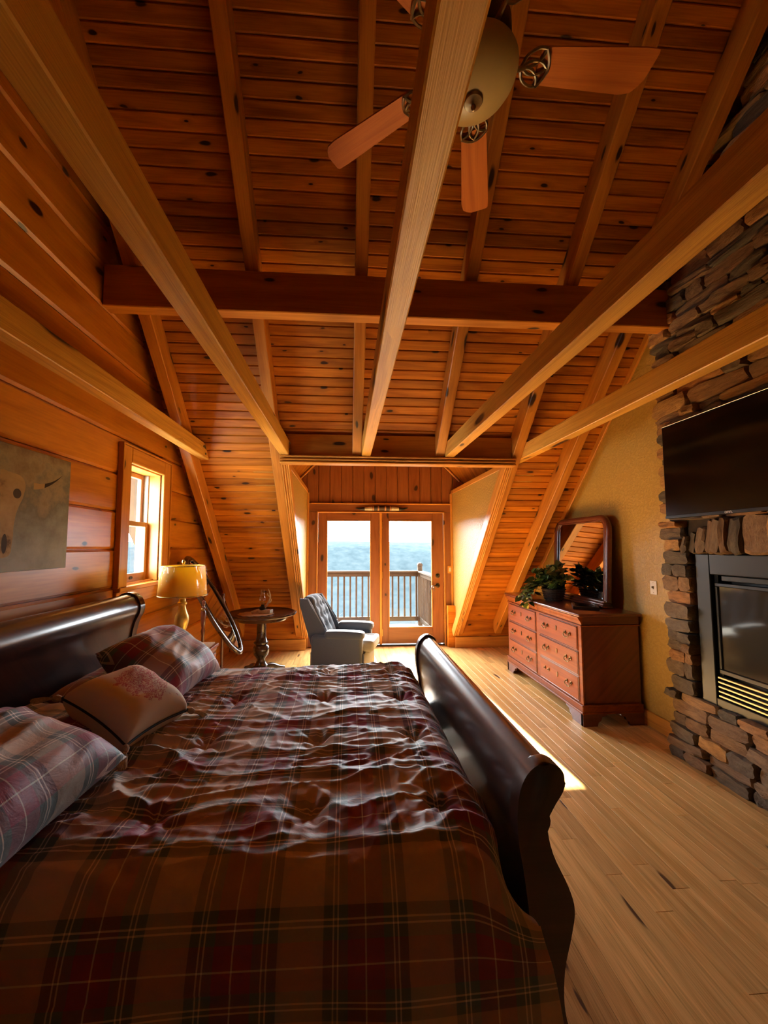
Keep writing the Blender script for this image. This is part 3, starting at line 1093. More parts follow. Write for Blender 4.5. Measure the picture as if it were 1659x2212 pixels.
for j, (dx, rz) in enumerate(((-0.012, 0.3), (0.006, -0.2), (0.02, -0.5))):
    prism('key', [(-0.011, 0), (0.011, 0), (0.011, -0.02), (0.004, -0.024), (0.004, -0.055), (-0.004, -0.058), (-0.004, -0.024), (-0.011, -0.02)], -0.001, 0.001,
          'keys', k_, 'Y', mtx=Matrix.Translation((dx, 0.004 * j, -0.012)) @ Matrix.Rotation(rz, 4, 'Y'))

# ------------------------------------------------------------------ window in the plank wall
W = empty('window_1', (0, 0, 0), 0, 'narrow double hung window with pine casing beside the headboard', kind='structure')
CW = 0.115
for ya, yb2 in ((WY0 - CW, WY0 + 0.005), (WY1 - 0.005, WY1 + CW)):
    box('casing', (XL, XL + 0.032), (ya, yb2), (WZ0 - 0.02, WZ1 + CW), 'trim', W, 0.006)
box('casing', (XL, XL + 0.033), (WY0 + 0.006, WY1 - 0.006), (WZ1 - 0.005, WZ1 + CW), 'trim', W, 0.006)
for ya in (WY0 - CW - 0.014, WY1 + CW):
    box('back_band', (XL, XL + 0.042), (ya, ya + 0.014), (WZ0 - 0.02, WZ1 + CW + 0.012), 'trim', W, 0.003)
box('back_band', (XL, XL + 0.042), (WY0 - CW - 0.014, WY1 + CW + 0.014), (WZ1 + CW, WZ1 + CW + 0.014), 'trim', W, 0.003)
box('sill', (XL - 0.19, XL + 0.05), (WY0 - CW, WY1 + CW), (WZ0 - 0.045, WZ0 - 0.015), 'trim', W)
box('apron', (XL, XL + 0.025), (WY0 - CW, WY1 + CW), (WZ0 - 0.15, WZ0 - 0.047), 'trim', W)
for ya in (WY0, WY1 - 0.015):
    box('jamb_liner', (XL - 0.2, XL - 0.002), (ya, ya + 0.015), (WZ0 - 0.01, WZ1), 'trim', W, 0.002)
    box('track', (XL - 0.18, XL - 0.10), (ya + (0.015 if ya == WY0 else -0.012), ya + (0.027 if ya == WY0 else 0.0)), (WZ0, WZ1 - 0.015), 'jamb', W, 0.003)
box('jamb_liner', (XL - 0.2, XL - 0.002), (WY0, WY1), (WZ1 - 0.015, WZ1), 'trim', W, 0.002)
for nm, xs, za, zb2 in (('upper_sash', XL - 0.175, 1.70, WZ1 - 0.017), ('lower_sash', XL - 0.125, WZ0 - 0.01, 1.74)):
    sh = empty(nm, (0, 0, 0))
    sh.parent = W
    a, b = WY0 + 0.028, WY1 - 0.028
    bot = 0.075 if nm == 'lower_sash' else 0.035
    for ya in (a, b - 0.04):
        box('stile', (xs, xs + 0.035), (ya, ya + 0.04), (za, zb2), 'sashwood', sh, 0.003)
    box('rail', (xs, xs + 0.035), (a + 0.04, b - 0.04), (za, za + bot), 'sashwood', sh, 0.003)
    box('rail', (xs, xs + 0.035), (a + 0.04, b - 0.04), (zb2 - 0.04, zb2), 'sashwood', sh, 0.003)
    me = mesh_data('sash_glass', [(xs + 0.017, a + 0.04, za + bot), (xs + 0.017, b - 0.04, za + bot), (xs + 0.017, b - 0.04, zb2 - 0.04), (xs + 0.017, a + 0.04, zb2 - 0.04)],
                   [(0, 1, 2, 3)], 'glass')
    add('pane', me, sh)
    if nm == 'lower_sash':
        lathe('finger_pull', [(0.0, 0.0), (0.028, 0.0), (0.026, 0.005), (0.0, 0.002)], 'bronze', sh, 20, loc=(xs + 0.036, (a + b) / 2, za + 0.04), rot=(0, PI / 2, 0)).scale = (0.5, 1, 1)

# ------------------------------------------------------------------ deck and the view
DY, DX0, DX1, DZ = 8.0, -2.2, 1.49, -0.06
dk = empty('deck_floor', (0, 0, 0), 0, 'sunlit weathered deck boards outside the glass doors', 'deck', kind='structure')
dm = plank_mesh('deck_board', DX1 - DX0 + 0.2, 0.135, 0.035, 'deck', ch=0.004)
yy = 6.36
while yy < DY + 0.1:
    add('plank', dm, dk, loc=((DX0 + DX1) / 2, yy, DZ))
    yy += 0.142
box('joist', (DX0, DX1), (6.30, DY + 0.08), (DZ - 0.25, DZ - 0.04), 'deck', dk)
rl = empty('deck_railing', (0, 0, 0), 0, 'weathered wood deck railing along the far edge, with capped corner post', 'railing')
box('cap_rail', (DX0, DX1 + 0.05), (DY - 0.05, DY + 0.06), (1.0, 1.035), 'rail', rl)
box('top_rail', (DX0, DX1), (DY - 0.015, DY + 0.02), (0.92, 1.0), 'rail', rl)
box('bottom_rail', (DX0, DX1), (DY - 0.02, DY + 0.02), (0.03, 0.12), 'rail', rl)
bal = plank_mesh('baluster_stick', 0.82, 0.034, 0.034, 'rail', ch=0.002)
VM = Matrix(((0, 1, 0), (0, 0, 1), (1, 0, 0))).to_4x4()
xx = DX0 + 0.08
while xx < DX1 - 0.05:
    m = VM.copy()
    m.translation = (xx, DY + 0.03, 0.52)
    add('baluster', bal, rl, mtx=m)
    xx += 0.122
box('post', (DX1 - 0.045, DX1 + 0.045), (DY - 0.045, DY + 0.045), (DZ - 0.4, 1.13), 'rail', rl, 0.006)
prism('post_cap', [(-0.05, 0), (0.05, 0), (0.05, 0.03), (0.025, 0.06), (-0.025, 0.06), (-0.05, 0.03)], -0.05, 0.05, 'rail', rl, 'Y', mtx=Matrix.Translation((DX1, DY, 1.13)))
rs = empty('side_railing', (0, 0, 0), 0, 'weathered wood side railing running from corner post back to the house', 'railing')
box('cap_rail', (DX1 - 0.05, DX1 + 0.06), (6.32, DY - 0.05), (1.0, 1.035), 'rail', rs)
box('top_rail', (DX1 - 0.015, DX1 + 0.02), (6.32, DY - 0.05), (0.92, 1.0), 'rail', rs)
box('bottom_rail', (DX1 - 0.02, DX1 + 0.02), (6.32, DY - 0.05), (0.03, 0.12), 'rail', rs)
yy = 6.40
while yy < DY - 0.08:
    m = VM.copy()
    m.translation = (DX1 + 0.005, yy, 0.52)
    add('baluster', bal, rs, mtx=m)
    yy += 0.122

# ground falling away, then a long wooded ridge across the valley
bm = bmesh.new()
N = 60
rows = []
for j, (y, z) in enumerate(((6.3, -3.0), (9, -3.0), (13, -3.3), (20, -6), (40, -16), (90, -45), (200, -100), (420, -150))):
    rows.append([bm.verts.new((x, y, z + (mnoise.noise((x * 0.05, y * 0.05, 1)) * 0.12 * min(y, 60) * 0.2))) for x in np.linspace(-60 - y * 1.6, 60 + y * 1.6, N)])
for a, b in zip(rows, rows[1:]):
    for i in range(N - 1):
        bm.faces.new((a[i], a[i + 1], b[i + 1], b[i]))
g = from_bm('ground', bm, 'grass', smooth=True)
tag(g, 'dry winter grass slope below the deck', kind='structure')
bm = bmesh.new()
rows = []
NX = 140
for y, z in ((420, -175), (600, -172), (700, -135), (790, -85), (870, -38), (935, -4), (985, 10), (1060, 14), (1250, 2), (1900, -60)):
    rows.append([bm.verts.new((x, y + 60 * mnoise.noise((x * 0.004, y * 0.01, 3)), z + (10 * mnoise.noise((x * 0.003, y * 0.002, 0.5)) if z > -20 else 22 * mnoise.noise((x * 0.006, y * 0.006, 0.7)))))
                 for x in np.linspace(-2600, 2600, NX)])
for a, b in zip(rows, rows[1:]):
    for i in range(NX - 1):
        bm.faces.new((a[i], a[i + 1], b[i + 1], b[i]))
h_ = from_bm('hills', bm, 'hazeforest', smooth=True)
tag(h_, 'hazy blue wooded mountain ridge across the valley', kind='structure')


def bare_tree(name, base, height, label, seed, spread=0.5, n0=5):
    rnd = random.Random(seed)
    root = empty(name, base, 0, label, 'tree', 'bare winter trees outside')
    bm = bmesh.new()

    def grow(p, d, L, r, depth):
        q = p + d * L
        mid = (p + q) / 2 + Vector((rnd.uniform(-1, 1), rnd.uniform(-1, 1), 0)) * L * 0.06
        tube_bm(bm, [p, mid, q], [r, r * 0.85, r * 0.7], 5)
        if depth == 0:
            return
        for _ in range(rnd.choice((2, 3, 3))):
            nd = (d + Vector((rnd.uniform(-1, 1), rnd.uniform(-1, 1), rnd.uniform(-0.2, 0.7))) * spread * 1.3).normalized()
            grow(p + d * L * rnd.uniform(0.55, 1.0), nd, L * rnd.uniform(0.55, 0.8), r * 0.55, depth - 1)
    grow(Vector((0, 0, 0)), Vector((0, 0, 1)), height * 0.38, height * 0.016, n0)
    from_bm('trunk', bm, 'bark', root, True)


bare_tree('bare_tree', (-4.5, 9.3, -3.0), 6.5, 'bare branched tree seen through the narrow plank wall window', 3)
bare_tree('bare_tree', (-6.6, 12.6, -3.2), 7.5, 'twiggy bare tree farther off through the narrow window', 8)
bare_tree('bare_tree', (0.1, 13.0, -3.4), 3.6, 'pale bare shrub behind railing, seen through the hinge side glass door', 21, 0.75, 4)
bare_tree('bare_tree', (2.4, 12.0, -3.3), 3.4, 'pale bare shrub behind railing, seen through the latch side glass door', 5, 0.75, 4)

# ================================================================== sleigh bed
def inset(poly, d):
    n = len(poly)
    area = sum(poly[i][0] * poly[(i + 1) % n][1] - poly[(i + 1) % n][0] * poly[i][1] for i in range(n))
    sg = 1 if area > 0 else -1
    out = []
    for i in range(n):
        p0, p1, p2 = Vector(poly[i - 1]), Vector(poly[i]), Vector(poly[(i + 1) % n])
        d1, d2 = (p1 - p0).normalized(), (p2 - p1).normalized()
        nn = Vector((-(d1.y + d2.y), d1.x + d2.x)) * sg
        nn.normalize()
        out.append((p1.x + nn.x * d, p1.y + nn.y * d))
    return out


def smooth2(pts, sub=5):
    q = smoothpts([(p[0], p[1], 0) for p in pts], sub)
    return [(p.x, p.y) for p in q]


bed = empty('sleigh_bed', (0, 0, 0), 0, 'dark cherry sleigh bed with rolled headboard and footboard', 'bed')
inner_ = [(0.545, 0.02), (0.545, 0.2), (0.560, 0.40), (0.548, 0.55), (0.530, 0.68), (0.535, 0.785), (0.562, 0.850), (0.610, 0.882), (0.655, 0.872), (0.680, 0.842),
          (0.672, 0.800), (0.640, 0.752), (0.620, 0.705), (0.634, 0.625), (0.678, 0.530), (0.695, 0.465), (0.683, 0.395), (0.660, 0.305), (0.655, 0.21), (0.672, 0.13), (0.70, 0.06), (0.705, 0.02)]
inner_ = [(p[0] - 0.022, p[1]) for p in inner_]
fo = smooth2(inner_, 4) + [(0.683, 0.0), (0.523, 0.0)]
for ya, yb2 in ((1.19, 1.245), (2.90, 2.955)):
    prism('footboard_post', fo, ya, yb2, 'sleigh', bed, 'Y', bevel=0.008, smooth=True)
pn = [p for p in inset(fo, 0.014) if p[1] > 0.05]
prism('footboard', pn, 1.246, 2.899, 'sleigh', bed, 'Y', smooth=True)
hp = [(-1.50, 0.02), (-1.50, 0.5), (-1.495, 0.85), (-1.475, 0.99), (-1.445, 1.06), (-1.44, 1.12), (-1.475, 1.185), (-1.54, 1.205), (-1.605, 1.17), (-1.63, 1.09),
      (-1.615, 1.0), (-1.60, 0.8), (-1.60, 0.4), (-1.60, 0.02)]
ho = smooth2(hp, 5) + [(-1.60, 0.0), (-1.50, 0.0)]
for ya, yb2 in ((1.14, 1.20), (2.90, 2.96)):
    prism('headboard_post', ho, ya, yb2, 'sleigh', bed, 'Y', bevel=0.008, smooth=True)
pn = [p for p in inset(ho, 0.012) if p[1] > 0.25]
prism('headboard', pn, 1.201, 2.899, 'sleigh', bed, 'Y', smooth=True)
for y in (1.245, 2.865):
    box('side_rail', (-1.50, 0.545), (y, y + 0.035), (0.20, 0.40), 'sleigh', bed)
mt = empty('mattress', (0, 0, 0), 0, 'thick mattress hidden under the plaid comforter', 'mattress')
box('ticking', (-1.48, 0.44), (1.30, 2.84), (0.36, 0.655), 'toile', mt, 0.05, 3, True)
box('box_spring', (-1.48, 0.51), (1.29, 2.855), (0.20, 0.355), 'toile', mt, 0.02, 2, True)

# --- comforter: one draped, wrinkled and tufted surface
path = smoothpts([(0.985, 0.06, 0), (0.985, 0.28, 0), (1.005, 0.47, 0), (1.035, 0.60, 0), (1.10, 0.675, 0), (1.22, 0.705, 0), (1.45, 0.712, 0), (1.8, 0.715, 0),
                  (2.2, 0.715, 0), (2.55, 0.712, 0), (2.76, 0.700, 0), (2.85, 0.655, 0), (2.885, 0.56, 0), (2.895, 0.42, 0), (2.90, 0.30, 0), (2.905, 0.10, 0)], 10)
cum = [0.0]
for a, b in zip(path, path[1:]):
    cum.append(cum[-1] + (b - a).length)
NU, NV = 420, 420
S_T = cum[-1]
pa = np.array([[p.x, p.y] for p in path])
sv = np.linspace(0, S_T, NV)
py_ = np.interp(sv, cum, pa[:, 0])
pz_ = np.interp(sv, cum, pa[:, 1])
ty = np.gradient(py_, sv)
tz = np.gradient(pz_, sv)
verts, uvs = [], []


def sstep(a, b, x):
    t_ = min(1.0, max(0.0, (x - a) / (b - a)))      # also works for a > b
    return t_ * t_ * (3 - 2 * t_)


tufts = [(tx_, ty_) for tx_ in (-1.05, -0.58, -0.11, 0.30) for ty_ in (1.30, 1.75, 2.20, 2.62)]
for j in range(NV):
    y0, z0 = py_[j], pz_[j]
    ny, nz_ = -tz[j], ty[j]
    on_top = sstep(1.00, 1.12, y0) * (1 - 0.5 * sstep(2.80, 2.9, y0)) if z0 > 0.5 else 0.0
    near = 1.0 - sstep(0.45, 0.70, z0) if y0 < 1.3 else 0.0
    xe = 0.50 + 0.03 * sstep(0.66, 0.30, z0) if y0 < 1.3 else 0.50
    nearw = max(near, 1.0 - sstep(1.03, 1.34, y0)) if y0 < 1.4 else 0.0
    for i in range(NU):
        f_ = i / (NU - 1)
        sx_ = f_ * 2.26
        if sx_ < 1.80:
            xt, dt = -1.46 + sx_, 0.0
        elif sx_ < 2.0:
            th_ = (sx_ - 1.80) / 0.20 * PI / 2
            xt, dt = 0.34 + 0.145 * math.sin(th_), 0.15 * (1 - math.cos(th_))
        else:
            xt, dt = 0.485 + 0.02 * (sx_ - 2.0) / 0.26, 0.15 + (sx_ - 2.0)
        if sx_ < 1.80:
            xd_, ud_ = xt, sx_
        else:
            xd_ = 0.34 + (sx_ - 1.80) / 0.46 * (xe - 0.34)
            ud_ = 1.80 + (xd_ - 0.34)
        x = xt * (1 - nearw) + xd_ * nearw
        drop = dt * (1 - nearw) + nearw * (1 - near) * 0.10 * sstep(0.30, 0.50, xd_)
        sx_ = sx_ * (1 - nearw) + ud_ * nearw
        # cloth wrinkles: long ridges across the bed, finer crossing creases
        w1 = mnoise.noise((x * 1.1, y0 * 1.3, 4.0)) * 0.9
        w2 = mnoise.noise((x * 2.3 + 5, y0 * 2.9, 9.0)) * 0.6
        r1 = 1 - abs(mnoise.noise((x * 1.7 + w1, y0 * 8.5 + w2 * 2.2 + x * 0.8, 1.3))) * 2.3
        r2 = 1 - abs(mnoise.noise((x * 4.5 + w2 * 1.5, y0 * 17 + w1 * 3.5 - x * 3.0, 7.7))) * 2.4
        r3 = 1 - abs(mnoise.noise((x * 11 + y0 * 9 + w1 * 3, y0 * 15 - x * 6 + w2 * 4, 2.2))) * 2.4
        big = mnoise.noise((x * 2.1, y0 * 2.6, 0.3))
        amp = (0.25 + 0.75 * on_top)
        fine = on_top * (0.45 + 0.55 * sstep(-0.3, 0.35, mnoise.noise((x * 1.4 + 3, y0 * 1.6, 11))))
        dsp = 0.012 * big * amp + (0.020 * max(r1, 0) ** 1.3 + 0.013 * (max(r2, 0) ** 1.5) + 0.007 * max(r3, 0) ** 1.5) * fine
        if not on_top:
            dsp += 0.012 * math.sin(x * 7.0 + 2.0 * mnoise.noise((x * 2, z0 * 2, 0))) * sstep(0.7, 0.3, z0)
        tuck = 0.0
        for tx_, ty_ in tufts:
            dx_, dy_ = x - tx_, y0 - ty_
            rr = dx_ * dx_ + dy_ * dy_
            if rr < 0.05:
                rad_ = math.sqrt(rr)
                tuck -= 0.024 * math.exp(-rr / 0.0016) + 0.012 * math.exp(-rr / 0.010)
                tuck += 0.005 * math.cos(7 * math.atan2(dy_, dx_) + tx_ * 9) * math.exp(-((rad_ - 0.055) / 0.045) ** 2)
        dsp += tuck * (1 if z0 > 0.6 else 0)
        bulge = -0.03 * near * math.sin(PI * f_)
        verts.append((x, y0 + ny * dsp + bulge * 0.5, max(z0 + nz_ * dsp * (1 if drop < 0.1 else 0.3) - drop, 0.05)))
        uvs.append(((sx_ - 1.30) / 0.315, (sv[j] + 0.045 + 0.012 * w1) / 0.315))
faces = [(j * NU + i, j * NU + i + 1, (j + 1) * NU + i + 1, (j + 1) * NU + i) for j in range(NV - 1) for i in range(NU - 1)]
me = mesh_data('comforter', verts, faces, 'plaid', True, uvs)
cf = add('comforter', me)
sm = cf.modifiers.new('thickness', 'SOLIDIFY')
sm.thickness = 0.018
sm.offset = -1
tag(cf, 'crumpled tufted plaid comforter in burgundy, green and tan covering the bed', 'comforter')


def pillow_mesh(name, w, h, t_, mat, uvscale=0.315, seed=0, uvoff=(0, 0), crush=0.020, n=54, unit_uv=False, pw=0.55):
    vs, fs, uv = [], [], []
    for side in (1, -1):
        for j in range(n):
            for i in range(n):
                u, v = -1 + 2 * i / (n - 1), -1 + 2 * j / (n - 1)
                pin = 1 - 0.10 * (1 - v * v) * (abs(u) ** 3)
                piv = 1 - 0.10 * (1 - u * u) * (abs(v) ** 3)
                x, y = u * w / 2 * pin, v * h / 2 * piv
                e = max(0.0, (1 - u ** 4)) * max(0.0, (1 - v ** 4))
                z = side * t_ / 2 * e ** pw
                if e > 0:
                    z += side * crush * e ** 0.5 * (mnoise.noise((x * 6 + seed, y * 6, seed + side)) + 0.8 * (1 - 2 * abs(mnoise.noise((x * 9 - seed, y * 4 + x * 5, seed * 2.0)))))
                vs.append((x, y, z))
                uv.append(((u * 0.5 + 0.5, v * 0.5 + 0.5)) if unit_uv else ((x + uvoff[0]) / uvscale, (y + uvoff[1]) / uvscale))
    for s_ in range(2):
        o_ = s_ * n * n
        for j in range(n - 1):
            for i in range(n - 1):
                q = (o_ + j * n + i, o_ + j * n + i + 1, o_ + (j + 1) * n + i + 1, o_ + (j + 1) * n + i)
                fs.append(q if s_ == 0 else q[::-1])
    me = mesh_data(name, vs, fs, mat, True, uv)
    bm = bmesh.new()
    bm.from_mesh(me)
    bmesh.ops.remove_doubles(bm, verts=bm.verts, dist=0.0002)
    bm.to_mesh(me)
    bm.free()
    me.polygons.foreach_set('use_smooth', [True] * len(me.polygons))
    return me


def pillow_mtx(c, tilt, yawd=0.0, roll=0.0):
    """local x = across (towards the foot), y = along the headboard, z = face; tilt raises the headboard edge"""
    return Matrix.Translation(c) @ Matrix.Rotation(math.radians(yawd), 4, 'Z') @ Matrix.Rotation(math.radians(tilt), 4, 'Y') @ Matrix.Rotation(math.radians(roll), 4, 'X')


def flange(parent, w, h, mat='plaid'):
    pass


for nm, c, sz, tl, yw, rl_, lb, sd, off in (
        ('pillow', (-1.20, 2.36, 0.765), (0.46, 0.74, 0.15), 8, 0, 0, 'flat plaid pillow against the headboard, under the far plump pillow', 2.0, (0.05, 0.02)),
        ('pillow', (-1.20, 1.60, 0.765), (0.46, 0.72, 0.15), 8, 0, 0, 'flat plaid pillow against the headboard, under the near plump pillow', 5.0, (0.1, 0.12)),
        ('pillow', (-1.035, 2.385, 0.868), (0.48, 0.58, 0.23), 33, -4, 2, 'plump plaid pillow leaning by the lamp', 8.0, (0.02, 0.10)),
        ('pillow', (-1.01, 1.22, 0.865), (0.47, 0.62, 0.19), 22, -2, 0, 'plump plaid pillow nearest the viewer at the picture edge', 13.0, (0.06, 0.0))):
    me = pillow_mesh('pillow', sz[0], sz[1], sz[2], 'plaid', seed=sd, uvoff=off)
    o = add(nm, me, mtx=pillow_mtx(c, tl, yw, rl_))
    tag(o, lb, 'pillow', 'plaid pillows on the bed')
cu = add('cushion', pillow_mesh('toile_cushion', 0.35, 0.34, 0.21, 'toile', seed=3.3, crush=0.007, unit_uv=True, pw=0.42),
         mtx=pillow_mtx((-0.935, 1.82, 0.848), 24, -18, 0))
tag(cu, 'small cream cushion with red toile print and corner tassels', 'cushion')
# dark piping round the seam and yarn tassels on the corners
pts = []
n = 60
for q in range(4):
    for i in range(n // 4):
        s_ = -1 + 2 * i / (n // 4)
        u, v = ((s_, -1), (1, s_), (-s_, 1), (-1, -s_))[q]
        pin = 1 - 0.10 * (1 - v * v) * (abs(u) ** 3)
        piv = 1 - 0.10 * (1 - u * u) * (abs(v) ** 3)
        pts.append((u * 0.18 * pin, v * 0.17 * piv, 0))
tube('piping', pts, 0.005, 'toile_edge', cu, 6, True)
for u, v in ((1, 1), (1, -1), (-1, -1), (-1, 1)):
    bm = bmesh.new()
    d_ = Vector((u, v, -0.25)).normalized()
    p0 = Vector((u * 0.178, v * 0.168, 0))
    tube_bm(bm, [p0, p0 + d_ * 0.012, p0 + d_ * 0.022, p0 + d_ * 0.03], [0.008, 0.014, 0.013, 0.008], 10)
    for k in range(14):
        a = 2 * PI * k / 14
        off = Vector((math.cos(a), math.sin(a), 0)) * 0.010
        tube_bm(bm, [p0 + d_ * 0.03 + off * 0.4, p0 + d_ * 0.055 + off, p0 + d_ * 0.082 + off * 1.5 + Vector((0, 0, -0.008))], 0.0028, 4)
    from_bm('tassel', bm, 'tassel', cu, True)

# ================================================================== nightstand, lamp
ns = empty('nightstand', (-1.09, 3.00, 0), 0, 'small cherry nightstand under the gold lamp beside the bed', 'nightstand')
for name_, x_, y_, z_, mt_ in (('body', (-0.50, -0.01), (0.01, 0.46), (0.08, 0.68), 'cherry'), ('top', (-0.53, 0.015), (-0.01, 0.48), (0.69, 0.715), 'cherry'),
                               ('moulding', (-0.515, 0.002), (0.0, 0.47), (0.66, 0.688), 'cherrydark'), ('plinth', (-0.51, 0.0), (0.0, 0.47), (0.0, 0.085), 'cherrydark')):
    box(name_, x_, y_, z_, mt_, ns)
for z in (0.11, 0.30, 0.48):
    d_ = box('drawer', (-0.012, 0.006), (0.035, 0.435), (z, z + 0.165), 'cherry', ns)
    lathe('knob', [(0, 0.0), (0.006, 0.0), (0.006, 0.012), (0.014, 0.018), (0.012, 0.026), (0, 0.028)], 'pull', ns, 16, loc=(0.006, 0.235, z + 0.082), rot=(0, PI / 2, 0))
rn = prism('table_runner', [(-1.60, 3.00), (-1.13, 3.00), (-1.09, 3.05), (-1.10, 3.44), (-1.11, 3.488), (-1.58, 3.488)], 0.716, 0.720, 'table_cloth')
tag(rn, 'tan woven cloth lying over the nightstand top and hanging at its end', 'cloth')
prism('hanging_edge', [(-1.58, 0.718), (-1.11, 0.718), (-1.10, 0.60), (-1.14, 0.56), (-1.20, 0.61), (-1.27, 0.56), (-1.34, 0.61), (-1.41, 0.56), (-1.48, 0.61), (-1.55, 0.56)],
      3.4885, 3.4925, 'table_cloth', rn, 'Y')

lp = empty('table_lamp', (-1.325, 3.32, 0.721), 0, 'gold baluster table lamp with yellow drum shade in plastic wrap', 'lamp')
lathe('base', [(0.0, 0.0), (0.075, 0.0), (0.078, 0.012), (0.068, 0.025), (0.045, 0.032), (0.030, 0.045), (0.026, 0.07), (0.036, 0.085), (0.040, 0.10), (0.030, 0.115),
               (0.034, 0.14), (0.048, 0.18), (0.054, 0.215), (0.050, 0.25), (0.034, 0.29), (0.026, 0.32), (0.026, 0.335), (0.036, 0.345), (0.036, 0.357), (0.026, 0.365),
               (0.024, 0.385), (0.030, 0.393), (0.046, 0.405), (0.050, 0.415), (0.046, 0.425), (0.012, 0.43), (0.0, 0.43)], 'gold', lp, 32)
lathe('socket', [(0, 0.43), (0.014, 0.43), (0.016, 0.47), (0.010, 0.50), (0, 0.50)], 'brass', lp, 16)
bm = bmesh.new()
NS = 48
for r0, r1, z0, z1 in ((0.183, 0.163, 0.415, 0.650),):
    lo_ = [bm.verts.new((r0 * math.cos(2 * PI * i / NS), r0 * math.sin(2 * PI * i / NS), z0)) for i in range(NS)]
    md_ = [bm.verts.new(((r0 * 0.45 + r1 * 0.55 + 0.004) * math.cos(2 * PI * i / NS), (r0 * 0.45 + r1 * 0.55 + 0.004) * math.sin(2 * PI * i / NS), (z0 + z1) / 2)) for i in range(NS)]
    hi_ = [bm.verts.new((r1 * math.cos(2 * PI * i / NS), r1 * math.sin(2 * PI * i / NS), z1)) for i in range(NS)]
    for i in range(NS):
        j = (i + 1) % NS
        bm.faces.new((lo_[i], lo_[j], md_[j], md_[i]))
        bm.faces.new((md_[i], md_[j], hi_[j], hi_[i]))
sd_ = from_bm('shade', bm, 'shade', lp, True)
so = sd_.modifiers.new('t', 'SOLIDIFY')
so.thickness = 0.003
bm = bmesh.new()
lo_, hi_ = [], []
for i in range(NS):
    a = 2 * PI * i / NS
    w_ = 0.004 * mnoise.noise((math.cos(a) * 5, math.sin(a) * 5, 0))
    lo_.append(bm.verts.new(((0.190 + w_) * math.cos(a), (0.190 + w_) * math.sin(a), 0.410)))
    hi_.append(bm.verts.new(((0.171 - w_) * math.cos(a), (0.171 - w_) * math.sin(a), 0.653)))
for i in range(NS):
    j = (i + 1) % NS
    bm.faces.new((lo_[i], lo_[j], hi_[j], hi_[i]))
from_bm('plastic_wrap', bm, 'wrap', lp, True)
for nm, r, z in (('top_ring', 0.163, 0.650), ('bottom_ring', 0.183, 0.415)):
    tube(nm, [(r * math.cos(a), r * math.sin(a), z) for a in np.linspace(0, 2 * PI, 41)[:-1]], 0.004, 'goldbright', lp, 6, True)
for k in range(3):
    a = k * 2 * PI / 3
    tube('spider_arm', [(0, 0, 0.635), (0.163 * math.cos(a), 0.163 * math.sin(a), 0.648)], 0.002, 'brass', lp, 6)
lathe('finial', [(0, 0.635), (0.006, 0.638), (0.005, 0.66), (0.011, 0.668), (0.013, 0.684), (0.008, 0.697), (0, 0.70)], 'goldbright', lp, 16)

# ================================================================== oval cheval mirror
cm_ = empty('cheval_mirror', (-1.30, 4.02, 0), 0, 'dark oval tilting floor mirror between the lamp and round table', 'mirror')
ctr = Vector((0.0, 0.0, 0.955))
ax = Vector((-0.50, 0.0, 0.866)).normalized()
wy = Vector((0, 1, 0))
nr = wy.cross(ax).normalized()
if nr.x < 0:
    nr = -nr
NE = 56


def ell(a, b, off=0.0):
    return [ctr + ax * (a * math.sin(2 * PI * i / NE)) + wy * (b * math.cos(2 * PI * i / NE)) + nr * off for i in range(NE)]


tube('frame', ell(0.525, 0.235), 0.028, 'tabledark', cm_, 10, True, 0.7)
tube('frame_bead', ell(0.497, 0.207, 0.014), 0.008, 'tabledark', cm_, 6, True)
bm = bmesh.new()
bm.faces.new([bm.verts.new(p) for p in ell(0.505, 0.215, 0.004)])
from_bm('mirror_glass', bm, 'silver', cm_)
bm = bmesh.new()
bm.faces.new([bm.verts.new(p) for p in ell(0.51, 0.22, -0.012)])
from_bm('backing', bm, 'tabledark', cm_)
for s_ in (-1, 1):
    lathe('post', [(0, 0.10), (0.018, 0.10), (0.014, 0.16), (0.020, 0.24), (0.014, 0.30), (0.013, 0.72), (0.020, 0.76), (0.013, 0.79), (0.021, 0.83), (0.022, 0.93), (0.013, 0.95),
                   (0.018, 0.965), (0.010, 0.985), (0.017, 1.005), (0.013, 1.03), (0, 1.04)], 'cherrydark', cm_, 16, loc=(0, s_ * 0.285, 0))
    lathe('pivot_knob', [(0, 0), (0.012, 0.0), (0.014, 0.012), (0, 0.02)], 'brass', cm_, 12, loc=(0, s_ * 0.305, 0.955), rot=(-s_ * PI / 2, 0, 0))
    tube('foot', smoothpts([(-0.22, s_ * 0.285, 0.015), (-0.15, s_ * 0.285, 0.03), (-0.05, s_ * 0.285, 0.12), (0.05, s_ * 0.285, 0.12), (0.15, s_ * 0.285, 0.03), (0.22, s_ * 0.285, 0.015)]),
         0.016, 'cherrydark', cm_, 8)
box('stretcher', (-0.012, 0.012), (-0.285, 0.285), (0.16, 0.19), 'cherrydark', cm_)

